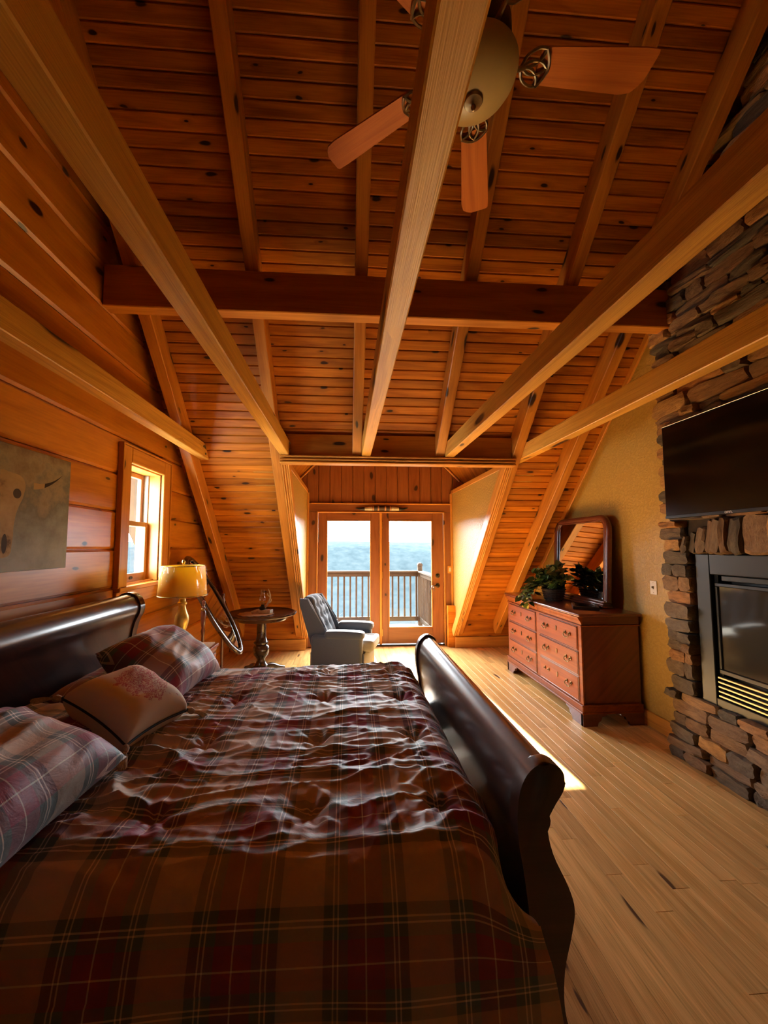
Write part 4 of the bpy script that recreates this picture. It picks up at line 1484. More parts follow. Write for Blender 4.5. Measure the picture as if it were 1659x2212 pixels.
# ================================================================== round pedestal table with doily and antler oil lamp
rt = empty('pedestal_table', (-1.01, 4.86, 0), 0, 'dark round pedestal table with scalloped rim under the slope', 'table')
n = 96
bm = bmesh.new()
rings = []
for r, z in ((0.0, 0.706), (0.33, 0.706), (0.385, 0.712), (0.40, 0.725), (0.398, 0.742), (0.375, 0.748), (0.362, 0.738), (0.352, 0.732), (0.0, 0.732)):
    if r == 0:
        rings.append([bm.verts.new((0, 0, z))])
    else:
        rings.append([bm.verts.new(((r + (0.012 * abs(math.sin(6 * 2 * PI * i / n)) if r > 0.35 else 0)) * math.cos(2 * PI * i / n),
                                    (r + (0.012 * abs(math.sin(6 * 2 * PI * i / n)) if r > 0.35 else 0)) * math.sin(2 * PI * i / n), z)) for i in range(n)])
for a, b in zip(rings, rings[1:]):
    for i in range(n):
        j = (i + 1) % n
        if len(a) == 1:
            bm.faces.new((a[0], b[i], b[j]))
        elif len(b) == 1:
            bm.faces.new((a[i], b[0], a[j]))
        else:
            bm.faces.new((a[i], b[i], b[j], a[j]))
from_bm('table_top', bm, 'tabledark', rt, True)
lathe('apron', [(0, 0.66), (0.30, 0.66), (0.315, 0.68), (0.32, 0.706), (0, 0.706)], 'tabledark', rt, 48)
lathe('pedestal', [(0, 0.06), (0.085, 0.06), (0.09, 0.085), (0.075, 0.10), (0.080, 0.13), (0.060, 0.155), (0.048, 0.19), (0.055, 0.21), (0.085, 0.25), (0.095, 0.30), (0.090, 0.345),
                   (0.070, 0.365), (0.088, 0.38), (0.088, 0.395), (0.068, 0.41), (0.056, 0.46), (0.056, 0.62), (0.066, 0.655), (0, 0.66)], 'tabledark', rt, 32)
for k in range(4):
    a = PI / 4 + k * PI / 2
    tube('foot', smoothpts([(0.05 * math.cos(a), 0.05 * math.sin(a), 0.10), (0.16 * math.cos(a), 0.16 * math.sin(a), 0.09), (0.25 * math.cos(a), 0.25 * math.sin(a), 0.05), (0.33 * math.cos(a), 0.33 * math.sin(a), 0.025)]),
         [0.034 - 0.0006 * i for i in range(19)], 'tabledark', rt, 10)
dl = bmesh.new()
n = 72
pts = [((0.205 + 0.012 * math.sin(14 * 2 * PI * i / n)) * math.cos(2 * PI * i / n), (0.175 + 0.012 * math.sin(14 * 2 * PI * i / n)) * math.sin(2 * PI * i / n)) for i in range(n)]
dl.free()
dy_ = prism('doily', pts, 0.0, 0.003, 'doily', mtx=Matrix.Translation((-1.07, 4.80, 0.7325)))
tag(dy_, 'tan lace doily on the round dark table', 'doily')
al = empty('antler_lamp', (-1.00, 4.84, 0.736), 0, 'small oil lamp with glass chimney and antler stand on the doily', 'lamp')
lathe('font', [(0, 0.03), (0.032, 0.03), (0.042, 0.05), (0.036, 0.075), (0.018, 0.085), (0.018, 0.10), (0, 0.10)], 'bronze', al, 24)
lathe('burner', [(0, 0.10), (0.020, 0.10), (0.024, 0.115), (0.016, 0.13), (0, 0.13)], 'brass', al, 20)
bm = bmesh.new()
lathe_bm(bm, [(0.020, 0.118), (0.034, 0.145), (0.038, 0.165), (0.030, 0.195), (0.020, 0.225), (0.020, 0.275)], 24)
bmesh.ops.delete(bm, geom=[f for f in bm.faces if len(f.verts) > 4], context='FACES')
from_bm('chimney', bm, 'clear', al, True)
tube('antler', smoothpts([(-0.12, -0.03, 0.008), (-0.06, -0.02, 0.03), (0.01, -0.01, 0.05), (0.055, 0.0, 0.10), (0.085, 0.01, 0.17), (0.082, 0.01, 0.23), (0.062, 0.01, 0.285)]),
     [0.020 - 0.00045 * i for i in range(37)], 'antler', al, 8)
tube('tine', smoothpts([(0.062, 0.0, 0.12), (0.095, 0.0, 0.13), (0.105, 0.0, 0.165)]), [0.011 - 0.0006 * i for i in range(13)], 'antler', al, 8)
tube('tine', smoothpts([(0.084, 0.01, 0.19), (0.062, 0.0, 0.21), (0.058, 0.0, 0.235)]), [0.009 - 0.0005 * i for i in range(13)], 'antler', al, 8)
prism('base_block', [(-0.05, -0.03), (0.10, -0.05), (0.12, 0.03), (0.02, 0.05)], 0.0, 0.04, 'antler', al, 'Z', 0.008)

# ================================================================== armchair
ch = empty('armchair', (-0.03, 4.95, 0), math.radians(-14), 'slate blue tufted wing armchair in front of the glass doors', 'armchair')


def soft_box(name, x, y, z, mat, parent, bev=0.05, puff=0.0, seg=4):
    bm = bmesh.new()
    box_bm(bm, x[0], x[1], y[0], y[1], z[0], z[1], bev, seg)
    if puff:
        bmesh.ops.subdivide_edges(bm, edges=[e for e in bm.edges if e.calc_length() > 0.15], cuts=3, use_grid_fill=True)
        for v in bm.verts:
            fx = (v.co.x - x[0]) / (x[1] - x[0]) * 2 - 1
            fy = (v.co.y - y[0]) / (y[1] - y[0]) * 2 - 1
            if v.co.z > (z[0] + z[1]) / 2:
                v.co.z += puff * (1 - fx * fx) * (1 - fy * fy)
    return from_bm(name, bm, mat, parent, True)


soft_box('base', (-0.36, 0.34), (-0.36, 0.36), (0.07, 0.34), 'slate', ch, 0.03)
soft_box('seat_cushion', (-0.26, 0.46), (-0.255, 0.255), (0.33, 0.47), 'seatfab', ch, 0.045, 0.02)
for s_ in (-1, 1):
    y0_, y1_ = (0.25, 0.40) if s_ > 0 else (-0.40, -0.25)
    soft_box('arm', (-0.34, 0.33), (y0_, y1_), (0.09, 0.545), 'slate', ch, 0.045)
    soft_box('arm_pad', (-0.16, 0.355), (y0_ - 0.012, y1_ + 0.012), (0.50, 0.60), 'slate', ch, 0.045, 0.012)
# backrest: reclined slab with button tufts
bm = bmesh.new()
NB = 40
grid = {}
lean = 0.30
btn = [(u, v) for v, row in ((0.62, (-0.45, 0.0, 0.45)), (0.80, (-0.5, 0, 0.5)), (0.44, (-0.25, 0.25))) for u in row]
for side in (0, 1):
    for j in range(NB):
        for i in range(NB):
            u, v = -1 + 2 * i / (NB - 1), j / (NB - 1)
            hw_ = 0.275 + 0.035 * math.sin(PI * min(v * 1.1, 1))
            rnd_ = 1 - 0.35 * max(0, v - 0.82) / 0.18 * abs(u) ** 4
            y_ = u * hw_ * rnd_
            zt = 0.30 + v * (0.70 - 0.05 * abs(u) ** 3)
            th_ = 0.10 * (max(0.0, 1 - u ** 6) ** 0.5) * (max(0.0, 1 - (2 * v - 1) ** 8) ** 0.5)
            if side == 0:
                # tufted front, vertical channels
                th_ += 0.018 * abs(math.cos(u * 1.5 * PI)) * (1 - u ** 6) * (1 if v > 0.3 else v / 0.3)
                for bu, bv in btn:
                    th_ -= 0.030 * math.exp(-(((u - bu) * 0.29) ** 2 + ((v - bv) * 0.7) ** 2) / 0.0012)
            xc_ = -0.20 - lean * v
            grid[side, i, j] = bm.verts.new((xc_ + (th_ if side == 0 else -th_ * 0.8), y_, zt + (0.3 * th_ if side == 0 else -0.2 * th_)))
for side in (0, 1):
    for j in range(NB - 1):
        for i in range(NB - 1):
            q = [grid[side, i, j], grid[side, i + 1, j], grid[side, i + 1, j + 1], grid[side, i, j + 1]]
            bm.faces.new(q if side == 0 else q[::-1])
bmesh.ops.remove_doubles(bm, verts=bm.verts, dist=0.001)
from_bm('backrest', bm, 'slate', ch, True)
for s_ in (-1, 1):
    # wings
    pl = [(-0.30, 0.30), (-0.10, 0.52), (-0.20, 0.62), (-0.36, 0.90), (-0.41, 0.985), (-0.52, 0.985), (-0.52, 0.90), (-0.36, 0.40)]
    y0_, y1_ = (0.265, 0.335) if s_ > 0 else (-0.335, -0.265)
    prism('wing', pl, y0_, y1_, 'slate', ch, 'Y', bevel=0.022, smooth=True, seg=3)
    tube('piping', smoothpts([(-0.10, s_ * 0.30, 0.535), (-0.205, s_ * 0.30, 0.63), (-0.365, s_ * 0.30, 0.905), (-0.42, s_ * 0.30, 0.992)]), 0.008, 'slatepipe', ch, 6)
for u, v in btn:
    y_ = u * 0.30
    lathe('button', [(0, 0), (0.013, 0.001), (0.010, 0.009), (0, 0.011)], 'slate', ch, 12, loc=(-0.20 - lean * v + 0.088, y_, 0.30 + v * 0.70 + 0.028), rot=(0, PI / 2 - 0.35, 0))
bm = bmesh.new()
vs0, vs1 = [], []
for i in range(61):
    u = -1 + 2 * i / 60
    xx_ = 0.352 + 0.012 * abs(math.sin(u * 20))
    vs0.append(bm.verts.new((xx_, u * 0.36, 0.04)))
    vs1.append(bm.verts.new((xx_ - 0.005, u * 0.36, 0.33)))
for i in range(60):
    bm.faces.new((vs0[i], vs0[i + 1], vs1[i + 1], vs1[i]))
sk = from_bm('skirt', bm, 'seatfab', ch, True)
so = sk.modifiers.new('t', 'SOLIDIFY')
so.thickness = 0.008
for xx_ in (-0.30, 0.28):
    for yy_ in (-0.30, 0.30):
        lathe('leg', [(0, 0), (0.018, 0), (0.024, 0.08), (0, 0.08)], 'tabledark', ch, 12, loc=(xx_, yy_, 0))

ch.scale = (0.90, 0.90, 0.92)
# ================================================================== dresser
dr = empty('dresser', (2.03, 3.34, 0), 0, 'red cherry double dresser with six drawers and brass bail pulls', 'dresser')
LY, DX_ = 1.55, 0.53
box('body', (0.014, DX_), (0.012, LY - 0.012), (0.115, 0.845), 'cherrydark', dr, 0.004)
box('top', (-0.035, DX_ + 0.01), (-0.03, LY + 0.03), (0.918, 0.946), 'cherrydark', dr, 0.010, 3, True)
# flared frieze with two hidden drawers
fp = [(0.0, 0.846), (0.010, 0.846), (0.010, 0.917), (-0.028, 0.917), (-0.026, 0.900), (-0.012, 0.880), (-0.004, 0.862)]
for ya, yb2 in ((-0.005, LY / 2 - 0.003), (LY / 2 + 0.003, LY + 0.005)):
    prism('frieze_drawer', smooth2(fp[2:], 4) + fp[:2], ya, yb2, 'cherry', dr, 'Y', smooth=True)
for y_ in (0.0, LY - 0.02):
    box('frieze_side', (0.008, DX_), (y_, y_ + 0.02), (0.846, 0.917), 'cherrydark', dr)
box('bead', (-0.012, DX_), (-0.010, LY + 0.010), (0.834, 0.846), 'cherry', dr, 0.004)
box('plinth', (-0.016, DX_), (-0.012, LY + 0.012), (0.105, 0.165), 'cherry', dr, 0.006)
box('plinth_bead', (-0.026, DX_), (-0.020, LY + 0.020), (0.100, 0.118), 'cherry', dr, 0.005)
box('plinth_bead', (-0.022, DX_), (-0.016, LY + 0.016), (0.160, 0.174), 'cherry', dr, 0.005)
ft = [(0.0, 0.0), (0.16, 0.0), (0.17, 0.03), (0.20, 0.045), (0.215, 0.075), (0.26, 0.085), (0.26, 0.102), (0.0, 0.102)]
for flip in (False, True):
    pl = [((LY + 0.01 - p[0]) if flip else p[0] - 0.01, p[1]) for p in ft]
    prism('foot', pl, -0.018, 0.012, 'cherrydark', dr, 'X')
for y_ in (-0.012, LY - 0.018):
    pl = [(-0.018 + p[0] * 0.8, p[1]) for p in ft]
    prism('foot', pl, y_, y_ + 0.03, 'cherrydark', dr, 'Y')
    pl = [(DX_ - p[0] * 0.8, p[1]) for p in ft]
    prism('foot', pl, y_, y_ + 0.03, 'cherrydark', dr, 'Y')
box('face_frame', (-0.002, 0.014), (0.0, LY), (0.165, 0.840), 'cherry', dr, 0.002)


def pull_bm(bm, broken=False):
    for yy_ in (-0.036, 0.036):
        b2 = bmesh.new()
        b2.free()
        pts = []
        # pierced rosette: disc plus petals
        for k in range(10):
            a0 = 2 * PI * k / 10
            r_ = 0.012 + 0.005 * (k % 2)
            pts.append((yy_ + r_ * math.cos(a0), 0.016 + r_ * math.sin(a0)))
        lo_ = [bm.verts.new((-0.001, p[0], p[1])) for p in pts]
        hi_ = [bm.verts.new((-0.006, p[0], p[1])) for p in pts]
        bm.faces.new(lo_)
        bm.faces.new(hi_[::-1])
        for i in range(10):
            j = (i + 1) % 10
            bm.faces.new((lo_[i], hi_[i], hi_[j], lo_[j]))
        tube_bm(bm, [(-0.002, yy_, 0.016), (-0.018, yy_, 0.016)], 0.005, 8)
    if not broken:
        tube_bm(bm, smoothpts([(-0.016, -0.036, 0.016), (-0.020, -0.042, 0.0), (-0.022, -0.026, -0.018), (-0.022, -0.010, -0.014), (-0.022, 0.0, -0.022), (-0.022, 0.010, -0.014), (-0.022, 0.026, -0.018),
                               (-0.020, 0.042, 0.0), (-0.016, 0.036, 0.016)], 4), 0.0038, 7)


cols = [(0.05, 0.735), (0.815, 1.50)]
rowz = [(0.185, 0.395), (0.405, 0.610), (0.620, 0.828)]
for ci, (ya, yb2) in enumerate(cols):
    for ri, (za, zb2) in enumerate(rowz):
        dw = empty('drawer', (0, (ya + yb2) / 2, (za + zb2) / 2))
        dw.parent = dr
        hw_, hh_ = (yb2 - ya) / 2, (zb2 - za) / 2
        bm = bmesh.new()
        box_bm(bm, -0.012, 0.0, -hw_ + 0.008, hw_ - 0.008, -hh_ + 0.008, hh_ - 0.008, 0.003)
        me = bpy.data.meshes.new('drawer_front')
        m_ = Matrix(((0, -1, 0, 0), (1, 0, 0, 0), (0, 0, 1, 0), (0, 0, 0, 1)))
        bm.transform(m_.inverted())
        bmesh.ops.recalc_face_normals(bm, faces=bm.faces)
        bm.to_mesh(me)
        bm.free()
        me.materials.append(M['cherry'])
        add('drawer_front', me, dw, mtx=m_)
        for (y0_, y1_, z0_, z1_) in ((-hw_, hw_, hh_ - 0.006, hh_), (-hw_, hw_, -hh_, -hh_ + 0.006), (-hw_, -hw_ + 0.006, -hh_, hh_), (hw_ - 0.006, hw_, -hh_, hh_)):
            bm = bmesh.new()
            box_bm(bm, -0.009, 0, y0_, y1_, z0_, z1_, 0.002)
            from_bm('cock_bead', bm, 'cherrydark', dw)
        for yy_ in (-hw_ * 0.58, hw_ * 0.58):
            bm = bmesh.new()
            pull_bm(bm, ci == 0 and ri == 0 and yy_ > 0)
            from_bm('pull', bm, 'pull', dw, True, loc=(-0.0125, yy_, 0.0))
        bm = bmesh.new()
        lo_ = [(0.0, -0.022), (0.009, -0.010), (0.006, 0.004), (0.010, 0.014), (0.0, 0.024), (-0.010, 0.014), (-0.006, 0.004), (-0.009, -0.010)]
        a_ = [bm.verts.new((-0.0125, p[0], p[1] + 0.02)) for p in lo_]
        b_ = [bm.verts.new((-0.0165, p[0], p[1] + 0.02)) for p in lo_]
        bm.faces.new(a_)
        bm.faces.new(b_[::-1])
        for i in range(8):
            j = (i + 1) % 8
            bm.faces.new((a_[i], b_[i], b_[j], a_[j]))
        from_bm('escutcheon', bm, 'pull', dw)

# mirror standing on the dresser
mr_ = empty('dresser_mirror', (2.455, 4.055, 0.9465), 0, 'tall cherry framed mirror with rounded top standing on the dresser', 'mirror')
mr_.rotation_euler = (0, math.radians(3.0), 0)
hw_, hh_, rc = 0.455, 0.86, 0.12
pth = [(0, -hw_, 0.06)]
for a in np.linspace(0, PI / 2, 9):
    pth.append((0, -hw_ + rc - rc * math.cos(a), hh_ - rc + rc * math.sin(a)))
for a in np.linspace(0, PI / 2, 9):
    pth.append((0, hw_ - rc + rc * math.sin(a), hh_ - rc + rc * math.cos(a)))
pth.append((0, hw_, 0.06))
tube('frame', pth, 0.034, 'cherrydark', mr_, 12, False, 0.9)
tube('frame_bead', [(-0.020, p[1] * 0.945, min(p[2], hh_ - 0.025) if p[2] > 0.1 else p[2]) for p in pth], 0.009, 'cherrydark', mr_, 8)
bm = bmesh.new()
bm.faces.new([bm.verts.new((-0.006, p[1], p[2])) for p in pth])
from_bm('mirror_glass', bm, 'silver', mr_)
prism('backing', [(p[1], p[2]) for p in pth], 0.012, 0.028, 'cherrydark', mr_, 'X')
for k, (d_, z0_, z1_) in enumerate(((0.075, 0.0, 0.022), (0.060, 0.022, 0.042), (0.045, 0.042, 0.066))):
    box('base_moulding', (-d_, 0.035), (-hw_ - 0.03 + 0.008 * k, hw_ + 0.03 - 0.008 * k), (z0_, z1_), 'cherrydark', mr_, 0.006, 2, True)

tr_ = empty('tray', (2.27, 3.66, 0.9465), math.radians(-28), 'flat dark picture frame lying on the dresser near the mirror foot', 'frame')
box('frame', (-0.11, 0.11), (-0.15, 0.15), (0, 0.028), 'burlap', tr_, 0.004)
box('picture', (-0.085, 0.085), (-0.125, 0.125), (0.0285, 0.031), 'screen', tr_, 0.001)

# ivy in a wicker basket
iv = empty('potted_ivy', (2.24, 4.17, 0.9465), 0, 'bushy variegated ivy in a dark wicker basket on the dresser', 'plant')
lathe('basket', [(0, 0), (0.085, 0), (0.095, 0.03), (0.112, 0.10), (0.120, 0.125), (0.112, 0.13), (0.104, 0.11), (0, 0.105)], 'wicker', iv, 28)
for z in (0.02, 0.045, 0.07, 0.095, 0.12):
    r_ = 0.088 + 0.030 * (z / 0.125)
    tube('weave', [((r_ + 0.003 * math.cos(i * PI)) * math.cos(2 * PI * i / 40), (r_ + 0.003 * math.cos(i * PI)) * math.sin(2 * PI * i / 40), z) for i in range(40)], 0.007, 'wicker', iv, 6, True)
lathe('soil', [(0, 0.112), (0.10, 0.112), (0.10, 0.118), (0, 0.122)], 'soil', iv, 24)


def leaf_mesh(L, wd):
    out = [(0, 0), (wd * 0.75, 0.02 * L), (wd, 0.28 * L), (wd * 0.72, 0.62 * L), (0, L), (-wd * 0.72, 0.62 * L), (-wd, 0.28 * L), (-wd * 0.75, 0.02 * L)]
    mid = [(0, 0.0, 0), (0, 0.30 * L, -0.004), (0, 0.65 * L, -0.002), (0, L, -0.012)]
    v = [(p[0], p[1], 0.006 * (abs(p[0]) / wd) - 0.012 * (p[1] / L) ** 2) for p in out] + mid
    f = [(0, 1, 2, 9), (9, 2, 3, 10), (10, 3, 4, 11), (0, 9, 6, 7), (9, 10, 5, 6), (10, 11, 4, 5)]
    return mesh_data('ivy_leaf', v, f, 'leaf', True)


lms = [leaf_mesh(0.082, 0.036), leaf_mesh(0.068, 0.032), leaf_mesh(0.056, 0.024)]
rnd = random.Random(4)
stems = bmesh.new()
nl = 0
for sidx in range(40):
    a = rnd.uniform(0, 2 * PI)
    trail = sidx < 11
    front = sidx < 6
    if trail:
        a = rnd.uniform(1.7, 3.5)
        tip = Vector((math.cos(a) * rnd.uniform(0.17, 0.25), math.sin(a) * rnd.uniform(0.22, 0.34), rnd.uniform(0.02, 0.24)))
        if front:
            tip = Vector((-0.275 - 0.012 * sidx % 0.03, -0.02 + 0.045 * sidx, rnd.uniform(-0.07, 0.07)))
        ctrl = Vector((tip.x * (0.8 if front else 0.6), tip.y * 0.6, 0.27))
    else:
        rr = rnd.uniform(0.05, 0.25)
        tip = Vector((math.cos(a) * rr * 0.8, math.sin(a) * rr * 1.2, rnd.uniform(0.22, 0.43) - rr * 0.35))
        ctrl = Vector((tip.x * 0.35, tip.y * 0.35, tip.z * 0.9))
    p0 = Vector((0.04 * math.cos(a), 0.04 * math.sin(a), 0.115))
    pts = [p0 * (1 - q) ** 2 + ctrl * 2 * q * (1 - q) + tip * q * q for q in np.linspace(0, 1, 9)]
    tube_bm(stems, pts, 0.0022, 5)
    for k in range(3, 9):
        for rep in range(2 if k > 4 else 1):
            p = pts[k]
            if (p.x > 0.15 and p.z < 0.2) or p.x > 0.17:
                continue
            dirv = (pts[k] - pts[k - 1]).normalized()
            out = (dirv * 0.5 + Vector((rnd.uniform(-1, 1), rnd.uniform(-1, 1), rnd.uniform(-0.4, 0.5)))).normalized()
            zax = Vector((rnd.uniform(-0.7, 0.2) - 0.2, rnd.uniform(-0.6, 0.6), rnd.uniform(0.3, 1)))
            yax = out
            zax = (zax - yax * zax.dot(yax)).normalized()
            xax = yax.cross(zax)
            m = Matrix((xax, yax, zax)).transposed().to_4x4()
            m.translation = p
            lm = lms[rnd.randrange(3)]
            sc = rnd.uniform(0.8, 1.15)
            add('leaf', lm, iv, mtx=m @ Matrix.Scale(sc, 4))
            nl += 1
from_bm('stems', stems, 'leaf', iv, True)

# ================================================================== stone chimney, fireplace, television
XF = 2.50
cy0 = 0.95
pl = [(2.885, -0.05), (2.885, zb(2.885) + 0.05), (RIDGE, zb(RIDGE) + 0.05), (cy0, zb(RIDGE) - 0.2), (cy0, -0.05)]
FY0, FY1, FZ0, FZ1 = 1.62, 2.645, 0.47, 1.475        # fireplace insert
chm = empty('stone_chimney', (0, 0, 0), 0, 'tall chimney of rough brown and grey ledge stones on the tan wall', 'chimney')
bm = bmesh.new()
box_bm(bm, XF, XR + 0.02, FY1 - 0.01, 2.885, -0.02, 3.60)
box_bm(bm, XF, XR + 0.02, cy0, FY1 - 0.01, -0.02, FZ0 + 0.01)
box_bm(bm, XF, XR + 0.02, cy0, FY1 - 0.01, FZ1 - 0.01, 3.60)
box_bm(bm, XF, XR + 0.02, cy0, 2.20, 3.60, 4.30)
box_bm(bm, XF, XR + 0.02, cy0, 1.60, 4.30, 4.90)
box_bm(bm, XF, XR + 0.02, 2.20, 2.60, 3.60, 3.90)
from_bm('mortar', bm, 'mortar', chm)


def stone_mesh(seed):
    rnd = random.Random(seed)
    bm = bmesh.new()
    bmesh.ops.create_cube(bm, size=1.0)
    bmesh.ops.subdivide_edges(bm, edges=bm.edges, cuts=3, use_grid_fill=True)
    for v in bm.verts:
        c = v.co
        f = Vector(c) * 2
        ex = sum(1 for q in f if abs(q) > 0.9)
        k = {0: 1, 1: 1.0, 2: 0.93, 3: 0.84}[ex]
        nn = Vector((mnoise.noise(f * 1.1 + Vector((seed * 7.1, 0, 0))), mnoise.noise(f * 1.1 + Vector((0, seed * 5.3, 0))), mnoise.noise(f * 1.1 + Vector((0, 0, seed * 3.7)))))
        v.co = Vector((c.x * k + 0.16 * nn.x, c.y * k + 0.055 * nn.y, c.z * k + 0.10 * nn.z)) + Vector((mnoise.noise(f * 3.1 + Vector((seed, 2, 1))) * 0.10, 0, mnoise.noise(f * 2.7 + Vector((9, seed, 1))) * 0.05))
    me = bpy.data.meshes.new('ledge_stone')
    bmesh.ops.recalc_face_normals(bm, faces=bm.faces)
    bm.to_mesh(me)
    bm.free()
    me.materials.append(M['stone'])
    me.polygons.foreach_set('use_smooth', [True] * len(me.polygons))
    me.set_sharp_from_angle(angle=math.radians(38))
    return me


SM = [stone_mesh(k) for k in range(16)]
rs_ = random.Random(9)


def stone(y0, y1, z0, z1, depth=None, rx=0.0):
    d_ = depth or rs_.uniform(0.075, 0.125)
    m = Matrix.Translation((XF - d_ * 0.32, (y0 + y1) / 2, (z0 + z1) / 2)) @ Matrix.Rotation(rx + rs_.uniform(-0.05, 0.05), 4, 'X') @ Matrix.Rotation(rs_.uniform(-0.10, 0.10), 4, 'Z') @ Matrix.Diagonal((d_, y1 - y0 - 0.004, z1 - z0 + 0.002, 1))
    add('stone', SM[rs_.randrange(16)], chm, mtx=m)


def rows(y_left, y_right, z0, z1, hmin=0.05, hmax=0.115, wmin=0.13, wmax=0.42, ragged=True):
    z = z0
    while z < z1 - 0.02:
        h_ = min(rs_.uniform(hmin, hmax), z1 - z)
        if z1 - z - h_ < 0.04:
            h_ = z1 - z
        y = y_left + (rs_.uniform(-0.02, 0.035) if ragged else 0)
        while y > y_right:
            w_ = rs_.uniform(wmin, wmax)
            if y - w_ < y_right + 0.05:
                w_ = y - y_right
            if z + h_ < zb(y - w_ * 0.3) - 0.02 and w_ > 0.03:
                stone(y - w_, y, z, z + h_)
            y -= w_
        z += h_


rows(2.89, cy0 + 0.2, 0.0, FZ0, 0.055, 0.10, 0.10, 0.34)
rows(2.89, FY1 + 0.03, FZ0, FZ1 + 0.02, 0.055, 0.115, 0.10, 0.26)
rows(2.89, FY1 + 0.08, FZ1 + 0.02, FZ1 + 0.24, 0.06, 0.11, 0.12, 0.2)
# soldier course over the insert, leaning in to the keystone
y = FY1 + 0.065
ymid = (FY0 + FY1) / 2
while y > FY0 - 0.05:
    w_ = rs_.uniform(0.045, 0.085)
    hh2 = 0.10 + 0.13 * min(1, (FY1 + 0.10 - y) / 0.22) if y > ymid else 0.23
    if 2.13 < y < 2.30 and w_ < 0.5:
        w_ = 0.17
        hh2 = 0.25
    stone(y - w_, y, FZ1 + 0.005, FZ1 + 0.005 + hh2, rs_.uniform(0.07, 0.12), 0.20 * (y - ymid) / 0.5)
    y -= w_
rows(2.80, cy0 + 0.2, FZ1 + 0.245, FZ1 + 0.30, 0.05, 0.06, 0.12, 0.3)
rows(2.89, cy0 + 0.2, FZ1 + 0.30, 4.6)

fpz = empty('gas_fireplace', (0, 0, 0), 0, 'black steel gas fireplace insert with glass front set in the stone', 'fireplace')
xa = XF - 0.035
box('frame_side', (xa, XF + 0.06), (FY1 - 0.105, FY1), (FZ0, FZ1), 'fpmetal', fpz, 0.004)
box('frame_side', (xa, XF + 0.06), (FY0, FY0 + 0.105), (FZ0, FZ1), 'fpmetal', fpz, 0.004)
box('frame_top', (xa, XF + 0.06), (FY0 + 0.106, FY1 - 0.106), (FZ1 - 0.135, FZ1), 'fpmetal', fpz, 0.004)
box('frame_bottom', (xa, XF + 0.06), (FY0 + 0.106, FY1 - 0.106), (FZ0, FZ0 + 0.055), 'fpmetal', fpz, 0.004)
box('firebox', (XF + 0.075, XF + 0.095), (FY0 + 0.02, FY1 - 0.02), (FZ0 + 0.02, FZ1 - 0.02), 'fpdark', fpz)
for s_ in (FY0 + 0.106, FY1 - 0.136):
    box('inner_jamb', (xa + 0.03, XF + 0.07), (s_, s_ + 0.03), (FZ0 + 0.06, FZ1 - 0.136), 'black', fpz, 0.003)
y0_, y1_ = FY0 + 0.137, FY1 - 0.137
for k in range(5):
    z = FZ0 + 0.062 + k * 0.030
    b_ = box('louver', (xa + 0.008, xa + 0.040), (y0_ - 0.025, y1_ + 0.025), (z, z + 0.014), 'louver', fpz, 0.003)
box('glass_front', (xa + 0.030, xa + 0.036), (y0_, y1_), (FZ0 + 0.245, FZ1 - 0.215), 'fpglass', fpz, 0.001)
for z0_, z1_ in ((FZ0 + 0.215, FZ0 + 0.245), (FZ1 - 0.215, FZ1 - 0.190)):
    box('glass_rail', (xa + 0.018, xa + 0.040), (y0_ - 0.02, y1_ + 0.02), (z0_, z1_), 'black', fpz, 0.004)
for s_ in (y0_ - 0.02, y1_):
    box('glass_rail', (xa + 0.020, xa + 0.040), (s_, s_ + 0.02), (FZ0 + 0.245, FZ1 - 0.215), 'black', fpz, 0.004)
box('hood', (xa + 0.020, xa + 0.060), (y0_, y1_ - 0.03), (FZ1 - 0.175, FZ1 - 0.140), 'fpmetal', fpz, 0.004)

tv = empty('television', (2.40, 2.17, 2.08), 0, 'big black flat television hanging on the stone chimney', 'television')
box('case', (-0.012, 0.045), (-0.62, 0.62), (-0.345, 0.345), 'black', tv, 0.004)
box('screen', (-0.0145, -0.0125), (-0.612, 0.612), (-0.325, 0.338), 'screen', tv, 0.0008)
box('bezel_edge', (-0.016, 0.0), (-0.62, 0.62), (0.3455, 0.3495), 'keys', tv, 0.001)
box('bottom_bezel', (-0.015, -0.0125), (-0.62, 0.62), (-0.345, -0.327), 'black', tv, 0.001)
box('wall_mount', (0.046, 0.09), (-0.2, 0.2), (-0.15, 0.15), 'black', tv)
fc = bpy.data.curves.new('logo', 'FONT')
fc.body = 'onn.'
fc.size = 0.030
fc.extrude = 0.0006
fc.align_x = 'CENTER'
fc.materials.append(M['logo'])
tmp = bpy.data.objects.new('logo_curve', fc)
COL.objects.link(tmp)
bpy.context.view_layer.update()
lme = bpy.data.meshes.new_from_object(tmp.evaluated_get(bpy.context.evaluated_depsgraph_get()))
bpy.data.objects.remove(tmp)
lg = bpy.data.objects.new('logo', lme)
link(lg, tv)
lg.matrix_local = Matrix(((0, 0, -1, -0.0157), (-1, 0, 0, 0.13), (0, 1, 0, -0.342), (0, 0, 0, 1)))

# ================================================================== painting, ornaments, switches
pt = empty('skull_painting', (XL + 0.030, 1.975, 1.717), PI / 2, 'grey canvas painting of a longhorn skull above the headboard', 'painting')
bm = bmesh.new()
box_bm(bm, -0.455, 0.455, -0.022, 0.028, -0.312, 0.312, 0.003)
from_bm('canvas', bm, 'canvas', pt)

